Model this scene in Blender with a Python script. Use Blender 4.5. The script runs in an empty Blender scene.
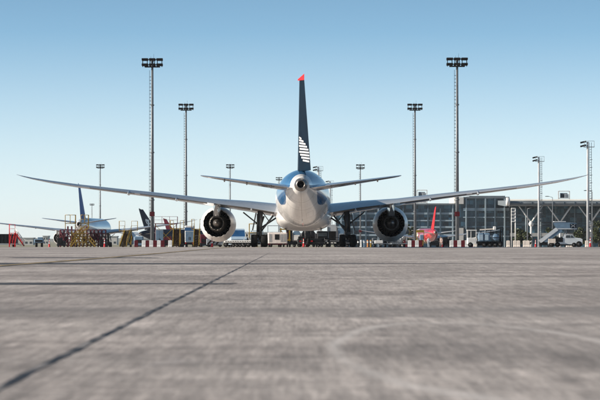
import bpy, math, random
from math import sin, cos, pi, radians, sqrt, atan2
from mathutils import Vector, Matrix
random.seed(7)
SC = bpy.context.scene
COL = SC.collection

# ------------------------------------------------------------------ camera, light, exposure
CAM_H, FPX, HORIZON = 0.72, 3200.0, 240.5          # metres, focal length in px of a 600 px wide picture, horizon row
cam = bpy.data.cameras.new('camera')
cam_ob = bpy.data.objects.new('camera', cam); COL.objects.link(cam_ob)
cam.sensor_width = 36; cam.lens = 36 * FPX / 600
cam.clip_start = 0.5; cam.clip_end = 60000
cam_ob.location = (0, 0, CAM_H)
cam_ob.rotation_euler = (pi / 2 + math.atan((HORIZON - 200) / FPX), 0, 0)
cam.dof.use_dof = True; cam.dof.focus_distance = 330; cam.dof.aperture_fstop = 7.0
SC.camera = cam_ob

SUN_EL, SUN_LEFT = 22.0, 80.0     # elevation; degrees the sun stands to the left of straight behind the camera
world = bpy.data.worlds.new('World'); SC.world = world; world.use_nodes = True
wn, wl = world.node_tree.nodes, world.node_tree.links
sky = wn.new('ShaderNodeTexSky'); sky.sky_type = 'NISHITA'; sky.sun_disc = False
sun_dir = Vector((-sin(radians(SUN_LEFT)) * cos(radians(SUN_EL)), -cos(radians(SUN_LEFT)) * cos(radians(SUN_EL)), sin(radians(SUN_EL))))
sky.sun_elevation = radians(SUN_EL)
sky.sun_rotation = atan2(sun_dir.x, sun_dir.y)
sky.air_density = 0.7; sky.dust_density = 0.3; sky.ozone_density = 1.0
# the sky's gradient is compressed towards the horizon (directions, not picture space)
tc = wn.new('ShaderNodeTexCoord'); sep = wn.new('ShaderNodeSeparateXYZ'); comb = wn.new('ShaderNodeCombineXYZ')
mul = wn.new('ShaderNodeMath'); mul.operation = 'MULTIPLY'; curve = wn.new('ShaderNodeMath'); curve.operation = 'MULTIPLY_ADD'; curve.inputs[1].default_value = 22.0; curve.inputs[2].default_value = 1.0
addn = wn.new('ShaderNodeMath'); addn.operation = 'ADD'; addn.inputs[1].default_value = 0.04
wl.new(tc.outputs['Generated'], sep.inputs[0])
wl.new(sep.outputs[0], comb.inputs[0]); wl.new(sep.outputs[1], comb.inputs[1])
wl.new(sep.outputs[2], curve.inputs[0]); wl.new(curve.outputs[0], mul.inputs[1]); wl.new(sep.outputs[2], mul.inputs[0]); wl.new(mul.outputs[0], addn.inputs[0]); wl.new(addn.outputs[0], comb.inputs[2])
nrm = wn.new('ShaderNodeVectorMath'); nrm.operation = 'NORMALIZE'
wl.new(comb.outputs[0], nrm.inputs[0]); wl.new(nrm.outputs[0], sky.inputs[0])
hs = wn.new('ShaderNodeHueSaturation'); hs.inputs['Hue'].default_value = 0.481
sat = wn.new('ShaderNodeMapRange'); sat.inputs[1].default_value = -0.005; sat.inputs[2].default_value = 0.065; sat.inputs[3].default_value = 0.38; sat.inputs[4].default_value = 1.04   # paler air low down
wl.new(sep.outputs[2], sat.inputs[0]); wl.new(sat.outputs[0], hs.inputs['Saturation'])
wl.new(sky.outputs[0], hs.inputs['Color']); wl.new(hs.outputs[0], wn['Background'].inputs[0])
wn['Background'].inputs[1].default_value = 0.098
sun = bpy.data.lights.new('sun', 'SUN'); sun.energy = 5.0; sun.angle = radians(0.5); sun.color = (1.0, 0.89, 0.76)
sun_ob = bpy.data.objects.new('sun', sun); COL.objects.link(sun_ob)
sun_ob.rotation_euler = sun_dir.to_track_quat('Z', 'Y').to_euler()
SC.view_settings.view_transform = 'Standard'; SC.view_settings.look = 'None'
SC.view_settings.exposure = 0.80; SC.view_settings.gamma = 1; SC.view_settings.use_curve_mapping = False

# ------------------------------------------------------------------ helpers
def X(px, D): return (px - 300.0) * D / FPX
def Z(py, D): return CAM_H + (HORIZON - py) * D / FPX
CREST, SLOPE, FOOT = 354.0, 0.0024, 1500.0
def gz(y):
    """height of the ground: the apron is level up to the aircraft, then falls gently away from the camera"""
    return -SLOPE * (min(max(y, CREST), FOOT) - CREST)

def mat(name, col, rough=0.5, metal=0.0, var=0.12, scale=1.5, coat=0.0, bump=0.0, spec=0.5):
    m = bpy.data.materials.new(name); m.use_nodes = True
    n, l = m.node_tree.nodes, m.node_tree.links
    b = n['Principled BSDF']
    b.inputs['Roughness'].default_value = rough; b.inputs['Metallic'].default_value = metal
    b.inputs['Coat Weight'].default_value = coat; b.inputs['Coat Roughness'].default_value = 0.08
    b.inputs['Specular IOR Level'].default_value = spec
    t = n.new('ShaderNodeTexCoord'); no = n.new('ShaderNodeTexNoise')
    no.inputs['Scale'].default_value = scale; no.inputs['Detail'].default_value = 5
    l.new(t.outputs['Object'], no.inputs['Vector'])
    r = n.new('ShaderNodeValToRGB')
    r.color_ramp.elements[0].position = 0.3; r.color_ramp.elements[1].position = 0.7
    r.color_ramp.elements[0].color = tuple(max(0, c * (1 - var)) for c in col) + (1,)
    r.color_ramp.elements[1].color = tuple(min(1, c * (1 + var)) for c in col) + (1,)
    l.new(no.outputs['Fac'], r.inputs[0]); l.new(r.outputs[0], b.inputs['Base Color'])
    if bump:
        bp = n.new('ShaderNodeBump'); bp.inputs['Strength'].default_value = bump; bp.inputs['Distance'].default_value = 0.05
        l.new(no.outputs['Fac'], bp.inputs['Height']); l.new(bp.outputs[0], b.inputs['Normal'])
    return m

class MB:
    """collects shapes and links them as ONE mesh object"""
    def __init__(s): s.v = []; s.f = []; s.m = []; s.sm = []; s.cur = 0
    def add(s, vs, fs, smooth=False):
        o = len(s.v); s.v += [tuple(p) for p in vs]
        for f in fs: s.f.append(tuple(i + o for i in f)); s.m.append(s.cur); s.sm.append(smooth)
        return s
    def box(s, c, d, rot=None):
        hx, hy, hz = d[0] / 2, d[1] / 2, d[2] / 2
        vs = [Vector((x * hx, y * hy, z * hz)) for z in (-1, 1) for y in (-1, 1) for x in (-1, 1)]
        if rot: vs = [rot @ v for v in vs]
        vs = [v + Vector(c) for v in vs]
        return s.add(vs, [(0, 2, 3, 1), (4, 5, 7, 6), (0, 1, 5, 4), (2, 6, 7, 3), (0, 4, 6, 2), (1, 3, 7, 5)])
    def span(s, x0, x1, y0, y1, z0, z1): return s.box(((x0 + x1) / 2, (y0 + y1) / 2, (z0 + z1) / 2), (abs(x1 - x0), abs(y1 - y0), abs(z1 - z0)))
    def cbox(s, x0, x1, y0, y1, z0, z1, c=0.06):
        """box with chamfered vertical and top edges"""
        def ring(x0, x1, y0, y1, z, c): return [(x0 + c, y0, z), (x1 - c, y0, z), (x1, y0 + c, z), (x1, y1 - c, z), (x1 - c, y1, z), (x0 + c, y1, z), (x0, y1 - c, z), (x0, y0 + c, z)]
        return s.rings([ring(x0, x1, y0, y1, z0, c), ring(x0, x1, y0, y1, z1 - c, c), ring(x0 + c, x1 - c, y0 + c, y1 - c, z1, c)], smooth=False)
    def bar(s, a, b, w, h=None):
        a, b = Vector(a), Vector(b); h = h or w; d = b - a; L = d.length
        if L < 1e-6: return s
        q = d.to_track_quat('Y', 'Z').to_matrix()
        return s.box((a + b) / 2, (w, L, h), q)
    def tube(s, a, b, r, r2=None, n=10, smooth=True):
        a, b = Vector(a), Vector(b); r2 = r if r2 is None else r2
        q = (b - a).to_track_quat('Z', 'Y').to_matrix()
        rings = []
        for p, rr in ((a, r), (b, r2)):
            rings.append([p + q @ Vector((rr * cos(2 * pi * i / n), rr * sin(2 * pi * i / n), 0)) for i in range(n)])
        return s.rings(rings, smooth)
    def rings(s, rings, smooth=True, cap0=True, cap1=True, closed=True):
        n = len(rings[0]); vs = [p for r in rings for p in r]; fs = []
        for k in range(len(rings) - 1):
            for i in range(n if closed else n - 1):
                j = (i + 1) % n
                fs.append((k * n + i, k * n + j, (k + 1) * n + j, (k + 1) * n + i))
        s.add(vs, fs, smooth)
        o = len(s.v) - len(vs)
        for on, k in ((cap0, 0), (cap1, len(rings) - 1)):
            if on:
                f = [o + k * n + i for i in range(n)]
                s.f.append(tuple(reversed(f)) if k == 0 else tuple(f)); s.m.append(s.cur); s.sm.append(False)
        return s
    def lathe(s, c, axis, prof, n=32, smooth=True, caps=False):
        """profile of (distance along axis, radius)"""
        q = Vector(axis).to_track_quat('Z', 'Y').to_matrix(); c = Vector(c)
        rings = [[c + q @ Vector((r * cos(2 * pi * i / n), r * sin(2 * pi * i / n), t)) for i in range(n)] for t, r in prof]
        return s.rings(rings, smooth, caps, caps)
    def prism(s, pts, y0, y1):
        """outline in x, z extruded from y0 to y1"""
        return s.rings([[(x, y0, z) for x, z in pts], [(x, y1, z) for x, z in pts]], False)
    def build(s, name, mats, parent=None, loc=(0, 0, 0), rz=0):
        me = bpy.data.meshes.new(name); me.from_pydata(s.v, [], s.f)
        for m in (mats if isinstance(mats, (list, tuple)) else [mats]): me.materials.append(m)
        me.polygons.foreach_set('material_index', s.m); me.polygons.foreach_set('use_smooth', s.sm)
        me.update()
        import bmesh
        bm = bmesh.new(); bm.from_mesh(me); bmesh.ops.recalc_face_normals(bm, faces=bm.faces); bm.to_mesh(me); bm.free()
        o = bpy.data.objects.new(name, me); COL.objects.link(o)
        if parent: o.parent = parent
        else: o.location = loc; o.rotation_euler = (0, 0, rz)
        return o

def tag(o, label, cat, group=None):
    o['label'] = label; o['category'] = cat
    if group: o['group'] = group
    return o
def thing(name, label, cat, loc=(0, 0, 0), rz=0, group=None):
    o = bpy.data.objects.new(name, None); COL.objects.link(o); o.location = loc; o.rotation_euler = (0, 0, rz)
    return tag(o, label, cat, group)
def kids(o): return [c for c in o.children]
def copy_tree(o, parent=None):
    c = o.copy(); COL.objects.link(c); c.parent = parent
    for ch in kids(o): copy_tree(ch, c)
    return c
def place(proto, first, loc, rz, label):
    o = proto if first else copy_tree(proto)
    o.location = loc; o.rotation_euler = (0, 0, rz); o['label'] = label
    return o
ORD = ['first', 'second', 'third', 'fourth', 'fifth', 'sixth', 'seventh', 'eighth', 'ninth', 'tenth']

# ------------------------------------------------------------------ materials
M = dict(
    white=mat('white_aircraft_paint', (.80, .79, .77), .28, coat=.6, var=.04, scale=.6),
    nacelle=mat('white_nacelle_paint', (.74, .73, .71), .4, coat=.2, var=.05, scale=2),
    wing=mat('light_grey_wing_paint', (.34, .36, .385), .25, var=.07, scale=.7, coat=1.0),
    winglow=mat('bounce_tinted_grey_paint', (.27, .25, .235), .5, var=.1, scale=1.5),  # warm tint puts the ground's bounce light into the flap colour
    navy=mat('navy_tail_paint', (.0015, .011, .024), .5, var=.2, scale=.5, spec=.12),
    red=mat('red_paint', (.50, .012, .018), .5, var=.12, spec=.3),
    blue=mat('blue_paint', (.002, .095, .34), .5, var=.1, spec=.15),
    steel=mat('dull_steel', (.26, .24, .225), .38, metal=.9, var=.2, scale=4),
    corest=mat('heat_stained_core', (.30, .28, .26), .35, metal=.85, var=.25, scale=4),
    darksteel=mat('sooty_steel', (.10, .09, .085), .42, metal=.8, var=.3, scale=5),
    duct=mat('dark_duct_lining', (.008, .008, .009), .7, var=.3, scale=6, spec=.2),
    black=mat('black_rubber', (.006, .006, .0065), .8, var=.3, scale=5, spec=.2),
    dark=mat('dark_painted_metal', (.007, .009, .012), .6, var=.35, scale=3, spec=.2),
    gear=mat('grey_gear_paint', (.035, .036, .038), .45, var=.3, scale=6),
    mast=mat('galvanised_mast', (.15, .165, .18), .5, metal=.15, var=.15, scale=1.2),
    mastpale=mat('pale_mast_paint', (.42, .44, .46), .5, var=.12, scale=1.2),
    mastdark=mat('weathered_mast', (.16, .18, .20), .5, metal=.3, var=.2, scale=1.2),
    lamp=mat('lamp_housing', (.012, .014, .017), .6, var=.2, spec=.2),
    lens=mat('lamp_glass', (.35, .40, .44), .15, var=.15, scale=4),
    yellow=mat('yellow_equipment_paint', (.25, .155, .010), .5, var=.25, scale=3, bump=.1),
    brown=mat('brown_anti_slip_tread', (.06, .037, .018), .8, var=.35, scale=4),
    whitep=mat('white_equipment_paint', (.66, .66, .64), .45, var=.14, scale=2),
    greyp=mat('grey_equipment_paint', (.22, .25, .28), .5, var=.2, scale=2),
    bluegrey=mat('blue_grey_equipment_paint', (.12, .20, .29), .45, var=.18, scale=2),
    bpanel=mat('deep_blue_panel', (.02, .09, .22), .4, var=.25, scale=2, coat=.2),
    maroon=mat('maroon_scaffold_paint', (.085, .010, .020), .6, var=.3, scale=2, spec=.2),
    redp=mat('dark_red_plastic', (.085, .006, .011), .6, var=.25, scale=3, spec=.25),
    whiteb=mat('white_barrier_plastic', (.62, .63, .62), .5, var=.15, scale=3),
    cream=mat('cream_barrier_plastic', (.72, .64, .56), .5, var=.12, scale=3),
    glass=mat('dark_vehicle_glass', (.02, .03, .04), .08, var=.2, scale=2),
    orange=mat('orange_plastic', (.50, .20, .06), .55, var=.15, scale=4),
    concrete=mat('grey_facade_concrete', (.36, .38, .39), .8, var=.15, scale=.4),
    band=mat('pale_facade_band', (.27, .35, .40), .5, var=.15, scale=.3),
    mull=mat('grey_mullion', (.085, .13, .17), .5, metal=.3, var=.2, scale=.5),
    roof=mat('grey_metal_roof', (.13, .155, .175), .5, var=.2, scale=.3),
    rooftop=mat('pale_roof_edge', (.66, .65, .60), .5, var=.1, scale=.3),
    bark=mat('tree_bark', (.10, .07, .05), .9, var=.3, scale=3),
    pale=mat('pale_render', (.52, .52, .50), .8, var=.12, scale=.2),
)

def fuselage_mat(name, base, patch=None, patch_y=(4.5, 13.4), patch_z=4.35):
    """aircraft skin: base paint, an upper rear patch of a second colour, faint panel lines, window row"""
    m = mat(name, base, .26, coat=.7, var=.035, scale=.5)
    n, l = m.node_tree.nodes, m.node_tree.links
    b = n['Principled BSDF']; src = b.inputs['Base Color'].links[0].from_socket
    t = next(x for x in n if x.type == 'TEX_COORD'); sp = n.new('ShaderNodeSeparateXYZ'); l.new(t.outputs['Object'], sp.inputs[0])
    def math_(op, a, b2=None, c=None, clamp=False):
        k = n.new('ShaderNodeMath'); k.operation = op; k.use_clamp = clamp
        for i, v in enumerate((a, b2, c)):
            if v is None: continue
            if isinstance(v, (int, float)): k.inputs[i].default_value = v
            else: l.new(v, k.inputs[i])
        return k.outputs[0]
    def step(v, lo, hi): return math_('DIVIDE', math_('SUBTRACT', v, lo), hi - lo, clamp=True)
    def mix(f, a, bcol):
        k = n.new('ShaderNodeMix'); k.data_type = 'RGBA'
        l.new(f, k.inputs[0]); l.new(a, k.inputs[6]); k.inputs[7].default_value = bcol + (1,); return k.outputs[2]
    y, z = sp.outputs[1], sp.outputs[2]
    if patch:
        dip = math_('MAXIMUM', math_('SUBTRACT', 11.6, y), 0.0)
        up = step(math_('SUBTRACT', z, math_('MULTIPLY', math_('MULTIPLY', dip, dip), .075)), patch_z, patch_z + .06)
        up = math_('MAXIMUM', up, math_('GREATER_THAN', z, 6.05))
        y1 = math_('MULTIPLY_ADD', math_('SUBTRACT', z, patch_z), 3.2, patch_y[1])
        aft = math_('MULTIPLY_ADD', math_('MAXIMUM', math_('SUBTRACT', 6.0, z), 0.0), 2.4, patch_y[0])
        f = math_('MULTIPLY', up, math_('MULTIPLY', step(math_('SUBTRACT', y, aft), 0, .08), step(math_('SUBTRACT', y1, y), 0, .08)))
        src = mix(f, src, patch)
    if patch:
        ax = math_('ABSOLUTE', sp.outputs[0])
        seam = math_('MULTIPLY', math_('LESS_THAN', ax, .035), math_('LESS_THAN', z, 6.1))
        src = mix(math_('MULTIPLY', seam, .5), src, (.22, .20, .19))
        for y0 in (6.2, 9.6, 14.2, 20.0):
            ring = math_('LESS_THAN', math_('ABSOLUTE', math_('SUBTRACT', y, y0)), .09)
            src = mix(math_('MULTIPLY', ring, .45), src, (.30, .29, .28))
        # access doors as outlined rectangles on the lower cone
        for x0, x1, y0, y1 in ((.45, 1.15, 11.2, 13.6), (-.9, -.35, 15.5, 18.2), (1.2, 1.9, 17.0, 20.5)):
            dx = math_('SUBTRACT', math_('ABSOLUTE', math_('SUBTRACT', sp.outputs[0], (x0 + x1) / 2)), (x1 - x0) / 2)
            dy = math_('DIVIDE', math_('SUBTRACT', math_('ABSOLUTE', math_('SUBTRACT', y, (y0 + y1) / 2)), (y1 - y0) / 2), 4.0)
            dd = math_('LESS_THAN', math_('ABSOLUTE', math_('MAXIMUM', dx, dy)), .022)
            src = mix(math_('MULTIPLY', math_('MULTIPLY', dd, math_('LESS_THAN', z, 5.4)), .5), src, (.25, .24, .23))
        # drain streaks trailing aft
        mp = n.new('ShaderNodeMapping'); mp.inputs['Scale'].default_value = (5, .22, 1.2); l.new(t.outputs['Object'], mp.inputs[0])
        ns = n.new('ShaderNodeTexNoise'); ns.inputs['Scale'].default_value = 1; ns.inputs['Detail'].default_value = 4; l.new(mp.outputs[0], ns.inputs['Vector'])
        dirt = step(ns.outputs['Fac'], .56, .78)
        src = mix(math_('MULTIPLY', math_('MULTIPLY', dirt, math_('LESS_THAN', z, 5.2)), .38), src, (.40, .36, .32))
        soot = step(y, 4.0, 2.0)
        src = mix(math_('MULTIPLY', soot, .35), src, (.20, .18, .17))
    # frame joints every 5.6 m and the passenger window row
    j = math_('LESS_THAN', math_('ABSOLUTE', math_('SUBTRACT', math_('MODULO', y, 5.6), 2.8)), .02)
    src = mix(math_('MULTIPLY', j, .55), src, (.25, .25, .25))
    w = math_('LESS_THAN', math_('ABSOLUTE', math_('SUBTRACT', math_('MODULO', y, .6), .3)), .14)
    w = math_('MULTIPLY', w, math_('LESS_THAN', math_('ABSOLUTE', math_('SUBTRACT', z, 5.72)), .23))
    w = math_('MULTIPLY', w, math_('MULTIPLY', math_('GREATER_THAN', y, 15.5), math_('LESS_THAN', y, 55.0)))
    src = mix(w, src, (.02, .025, .03))
    l.new(src, b.inputs['Base Color'])
    return m

# ------------------------------------------------------------------ ground
def ground_material():
    m = bpy.data.materials.new('worn_concrete_apron'); m.use_nodes = True
    n, l = m.node_tree.nodes, m.node_tree.links; b = n['Principled BSDF']
    t = n.new('ShaderNodeTexCoord')
    def noise(sx, sy, detail=6, rough=.6, off=0):
        mp = n.new('ShaderNodeMapping'); mp.inputs['Scale'].default_value = (sx, sy, 1); mp.inputs['Location'].default_value = (off, off * .7, 0)
        k = n.new('ShaderNodeTexNoise'); k.inputs['Scale'].default_value = 1; k.inputs['Detail'].default_value = detail; k.inputs['Roughness'].default_value = rough
        l.new(t.outputs['Object'], mp.inputs[0]); l.new(mp.outputs[0], k.inputs['Vector']); return k.outputs['Fac']
    def ramp(f, p0, c0, p1, c1):
        r = n.new('ShaderNodeValToRGB'); e = r.color_ramp.elements
        e[0].position = p0; e[1].position = p1; e[0].color = c0 + (1,); e[1].color = c1 + (1,)
        l.new(f, r.inputs[0]); return r.outputs[0]
    def mixc(kind, f, a, c):
        k = n.new('ShaderNodeMix'); k.data_type = 'RGBA'; k.blend_type = kind
        if isinstance(f, float): k.inputs[0].default_value = f
        else: l.new(f, k.inputs[0])
        l.new(a, k.inputs[6])
        if isinstance(c, tuple): k.inputs[7].default_value = c + (1,)
        else: l.new(c, k.inputs[7])
        return k.outputs[2]
    def math_(op, a, b2=None, clamp=False):
        k = n.new('ShaderNodeMath'); k.operation = op; k.use_clamp = clamp
        for i, v in enumerate((a, b2)):
            if v is None: continue
            if isinstance(v, (int, float)): k.inputs[i].default_value = v
            else: l.new(v, k.inputs[i])
        return k.outputs[0]
    base = ramp(noise(.12, .05, 7, .6), .36, (.352, .316, .296), .66, (.55, .506, .478))
    # scrubbed patches, mottling and grit
    st = ramp(noise(.16, .22, 9, .72, 13), .36, (.66, .655, .65), .64, (1.18, 1.17, 1.16))
    c = mixc('MULTIPLY', .9, base, st)
    st2 = ramp(noise(1.1, 1.4, 8, .78, 31), .34, (.66, .66, .66), .66, (1.22, 1.22, 1.22))
    c = mixc('MULTIPLY', .85, c, st2)
    st3 = ramp(noise(7, 6, 6, .75, 57), .34, (.66, .66, .66), .66, (1.25, 1.25, 1.25))
    c = mixc('MULTIPLY', .85, c, st3)
    grain = ramp(noise(42, 20, 4, .75, 3), .34, (.62, .62, .62), .66, (1.25, 1.25, 1.25))
    c = mixc('MULTIPLY', .85, c, grain)
    # broom finish and wheel scrub running along the taxi direction
    for sx, sy, off, lo, hi, amt in ((26, .8, 91, .70, 1.22, .8), (9, .35, 101, .72, 1.2, .75), (3.2, .16, 111, .76, 1.16, .7)):
        c = mixc('MULTIPLY', amt, c, ramp(noise(sx, sy, 5, .7, off), .36, (lo, lo, lo), .64, (hi, hi, hi)))
    # an older, darker pour across the apron
    spb = n.new('ShaderNodeSeparateXYZ'); l.new(t.outputs['Object'], spb.inputs[0])
    edge = math_('MULTIPLY', noise(.5, .3, 6, .7, 121), 5.0)
    pour = math_('SUBTRACT', 1.0, math_('DIVIDE', math_('ABSOLUTE', math_('SUBTRACT', math_('ADD', spb.outputs[1], edge), 35.5)), 3.6), True)
    pour = math_('MULTIPLY', pour, ramp(noise(.3, .2, 5, .7, 131), .35, (.45, .45, .45), .6, (1, 1, 1)))
    c = mixc('MIX', math_('MULTIPLY', pour, .85), c, (.15, .14, .135))
    # rubber and oil stains
    stain = ramp(noise(.22, .035, 5, .6, 71), .56, (0, 0, 0), .70, (1, 1, 1))
    c = mixc('MIX', math_('MULTIPLY', stain, .38), c, (.13, .12, .115))
    # pale scrub marks
    sc = ramp(noise(.9, .25, 6, .7, 47), .62, (0, 0, 0), .74, (1, 1, 1))
    c = mixc('MIX', math_('MULTIPLY', sc, .4), c, (.47, .44, .43))
    # slab joints across the apron every 7.5 m, and along it every 7.5 m
    sp = n.new('ShaderNodeSeparateXYZ'); l.new(t.outputs['Object'], sp.inputs[0])
    wob = math_('MULTIPLY', noise(.5, .5, 3, .5, 5), .06)
    jy = math_('LESS_THAN', math_('ABSOLUTE', math_('SUBTRACT', math_('MODULO', math_('ADD', sp.outputs[1], wob), 7.5), 3.1)), .035)
    c = mixc('MIX', math_('MULTIPLY', jy, .45), c, (.06, .055, .05))
    # a curved tyre mark
    d = n.new('ShaderNodeVectorMath'); d.operation = 'DISTANCE'; d.inputs[1].default_value = (1.30, 20.6, 0)
    mp = n.new('ShaderNodeMapping'); mp.inputs['Scale'].default_value = (1, .138, 1); l.new(t.outputs['Object'], mp.inputs[0])
    d.inputs[1].default_value = (1.2, 21.0 * .138, 0); l.new(mp.outputs[0], d.inputs[0])
    rr = math_('SUBTRACT', math_('ADD', d.outputs['Value'], math_('MULTIPLY', noise(1.2, .6, 3, .5, 9), .14)), 1.03)
    rg = math_('SUBTRACT', 1.0, math_('DIVIDE', math_('ABSOLUTE', rr), .075), True)
    c = mixc('MIX', math_('MULTIPLY', rg, math_('MULTIPLY', ramp(noise(.55, .12, 3, .6, 23), .34, (.4, .4, .4), .6, (1, 1, 1)), .75)), c, (.56, .53, .51))
    l.new(c, b.inputs['Base Color'])
    b.inputs['Roughness'].default_value = .72; b.inputs['Specular IOR Level'].default_value = .3
    bp = n.new('ShaderNodeBump'); bp.inputs['Strength'].default_value = .35; bp.inputs['Distance'].default_value = .02
    l.new(noise(9, 9, 6, .7, 2), bp.inputs['Height']); l.new(bp.outputs[0], b.inputs['Normal'])
    return m

gb = MB(); rows = [-120, 0, 50, 150, 300] + [CREST + 3 * i for i in range(-3, 8)] + [420, 500, 700, 900, 1200, 1500, 1530]
xs = [-1800, -400, -100, 0, 100, 400, 1800]
def smooth_gz(y):  # rounded crest
    return sum(gz(y + d) for d in (-12, -6, 0, 6, 12)) / 5
gv = [(x, y, smooth_gz(y)) for y in rows for x in xs]; nx = len(xs)
gf = [(r * nx + i, r * nx + i + 1, (r + 1) * nx + i + 1, (r + 1) * nx + i) for r in range(len(rows) - 1) for i in range(nx - 1)]
gb.add(gv, gf); g = gb.build('apron', ground_material()); g['kind'] = 'structure'
far = MB(); yb = gz(1530)
far.add([(-1800, 1530, yb), (1800, 1530, yb), (6000, 13500, yb), (-6000, 13500, yb)], [(0, 1, 2, 3)])
o = far.build('terrain', mat('dry_grass', (.20, .19, .13), .9, var=.3, scale=.01)); o['kind'] = 'structure'

def strip(name, pts, width, m, z):
    b = MB(); vs = []
    for i, p in enumerate(pts):
        a = Vector(pts[max(i - 1, 0)]); c = Vector(pts[min(i + 1, len(pts) - 1)]); d = (c - a).normalized(); nn = Vector((-d.y, d.x))
        w = width if not callable(width) else width(i)
        for s in (1, -1): vs.append((p[0] + nn.x * w / 2 * s, p[1] + nn.y * w / 2 * s, z))
    b.add(vs, [(2 * i, 2 * i + 1, 2 * i + 3, 2 * i + 2) for i in range(len(pts) - 1)])
    o = b.build(name, m); o['kind'] = 'structure'; return o
def seal_mat():
    m = mat('tar_joint_seal', (.085, .08, .08), .6, var=.5, scale=1.0)
    n, l = m.node_tree.nodes, m.node_tree.links
    no = next(x for x in n if x.type == 'TEX_NOISE'); t = next(x for x in n if x.type == 'TEX_COORD')
    mp = n.new('ShaderNodeMapping'); mp.inputs['Scale'].default_value = (2, .75, 1); l.new(t.outputs['Object'], mp.inputs[0]); l.new(mp.outputs[0], no.inputs['Vector'])
    r = next(x for x in n if x.type == 'VALTORGB'); r.color_ramp.elements[0].color = (.018, .018, .02, 1); r.color_ramp.elements[1].color = (.20, .185, .175, 1)
    r.color_ramp.elements[0].position = .46; r.color_ramp.elements[1].position = .58
    return m
jp = [(-1.44 - .0018 * y + .004 * sin(y * 1.3) + random.uniform(-.004, .004), y) for y in [4 + .4 * i for i in range(510)]]
strip('joint_seal', jp, lambda i: (.044 + .02 * random.random()) * (1.0 if i < 110 else max(.04, 1.0 - (i - 110) / 410)), seal_mat(), .004)
strip_dark = mat('shadow_and_patch_dark', (.03, .032, .037), .7, var=.35, scale=.6)
strip('shadow_and_patch_strip', [(-60 + 2 * i, 99.0 + .25 * sin(i * .8)) for i in range(34)] + [(7.4, 99.3), (8.2, 99.4)], lambda i: 5.4 if i < 28 else max(.3, 5.4 - (i - 27) * .75), strip_dark, .004)  # dark sheet painted in place of a mast's shadow
strip('shadow_and_patch_strip', [(-40 + 1.5 * i, 53.2 + .12 * sin(i)) for i in range(25)] + [(-2.2, 53.2), (-1.1, 53.1)], lambda i: 2.5 if i < 25 else 1.2, strip_dark, .004)  # second mast shadow, also laid down as a dark sheet
strip('shadow_and_patch_strip', [(-12 + 1.0 * i, 133 + .2 * sin(i)) for i in range(7)], 5.0, strip_dark, .004)  # plain dark patch under the taxi line
lp = [(-8.75, 70), (-8.5, 90), (-8.2, 110), (-7.95, 140), (-7.8, 192), (-7.75, 260), (-7.4, 340)]
strip('taxi_line_border', lp, .6, mat('line_border', (.10, .095, .09), .8, var=.5, scale=.4), .008)
strip('taxi_line', lp, .26, mat('worn_yellow_marking', (.27, .195, .085), .8, var=.5, scale=.35), .012)

# ------------------------------------------------------------------ airliners
def airfoil(n=14, cut=1.0):
    xs = [cut * (0.5 - 0.5 * cos(pi * i / n)) for i in range(n + 1)]
    yt = lambda x: 5 * (.2969 * sqrt(x) - .126 * x - .3516 * x * x + .2843 * x ** 3 - .1036 * x ** 4)
    return [(x, yt(x)) for x in reversed(xs)] + [(x, -yt(x)) for x in xs[1:]]
AF = airfoil()
def wing_section(x, yle, c, zte, t, inc):
    out = []
    for u, w in AF[:-1]:
        cam_ = .018 * 4 * u * (1 - u) + .012 * sin(pi * min(1, max(0, (u - .4) / .6)))
        d = (1 - u) * c; h = (w * t + cam_) * c
        out.append((x, yle - c + d * cos(inc) + 0, zte + d * sin(inc) + h))
    return out
ST = [(0, 42.6, 13.6, 3.35, .125, 0.9), (2.9, 40.7, 11.9, 3.72, .125, 0.9), (6, 38.6, 9.7, 4.25, .12, 0.6), (10, 35.8, 6.9, 4.75, .115, 0.3), (15, 32.4, 5.6, 5.42, .105, .1), (20, 29.0, 4.3, 6.0, .10, 0),
      (24, 26.3, 3.45, 6.48, .10, 0), (26.8, 24.4, 2.75, 6.9, .095, 0), (28.5, 22.9, 1.9, 7.22, .095, 0), (29.5, 21.7, 1.05, 7.47, .09, 0), (30.05, 20.9, .35, 7.64, .09, 0)]
def wing_at(x):
    for a, b in zip(ST, ST[1:]):
        if a[0] <= x <= b[0]:
            f = (x - a[0]) / (b[0] - a[0]); return [a[i] + f * (b[i] - a[i]) for i in range(6)]

def wheel(name, c, r, w, parent, mt, mr, n=20):
    x, y, z = c; b = MB()
    b.lathe(c, (1, 0, 0), [(-w / 2, r * .62), (-w / 2, r * .86), (-w * .36, r * .97), (0, r), (w * .36, r * .97), (w / 2, r * .86), (w / 2, r * .62)], n, True, True)
    o = b.build(name, mt, parent)
    h = MB(); h.lathe(c, (1, 0, 0), [(-w / 2 - .012, r * .2), (-w / 2 - .012, r * .5), (-w / 2 + .02, r * .6), (w / 2 - .02, r * .6), (w / 2 + .012, r * .5), (w / 2 + .012, r * .2)], 14, True, True)
    h.build('rim', mr, o)
    return o

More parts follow.
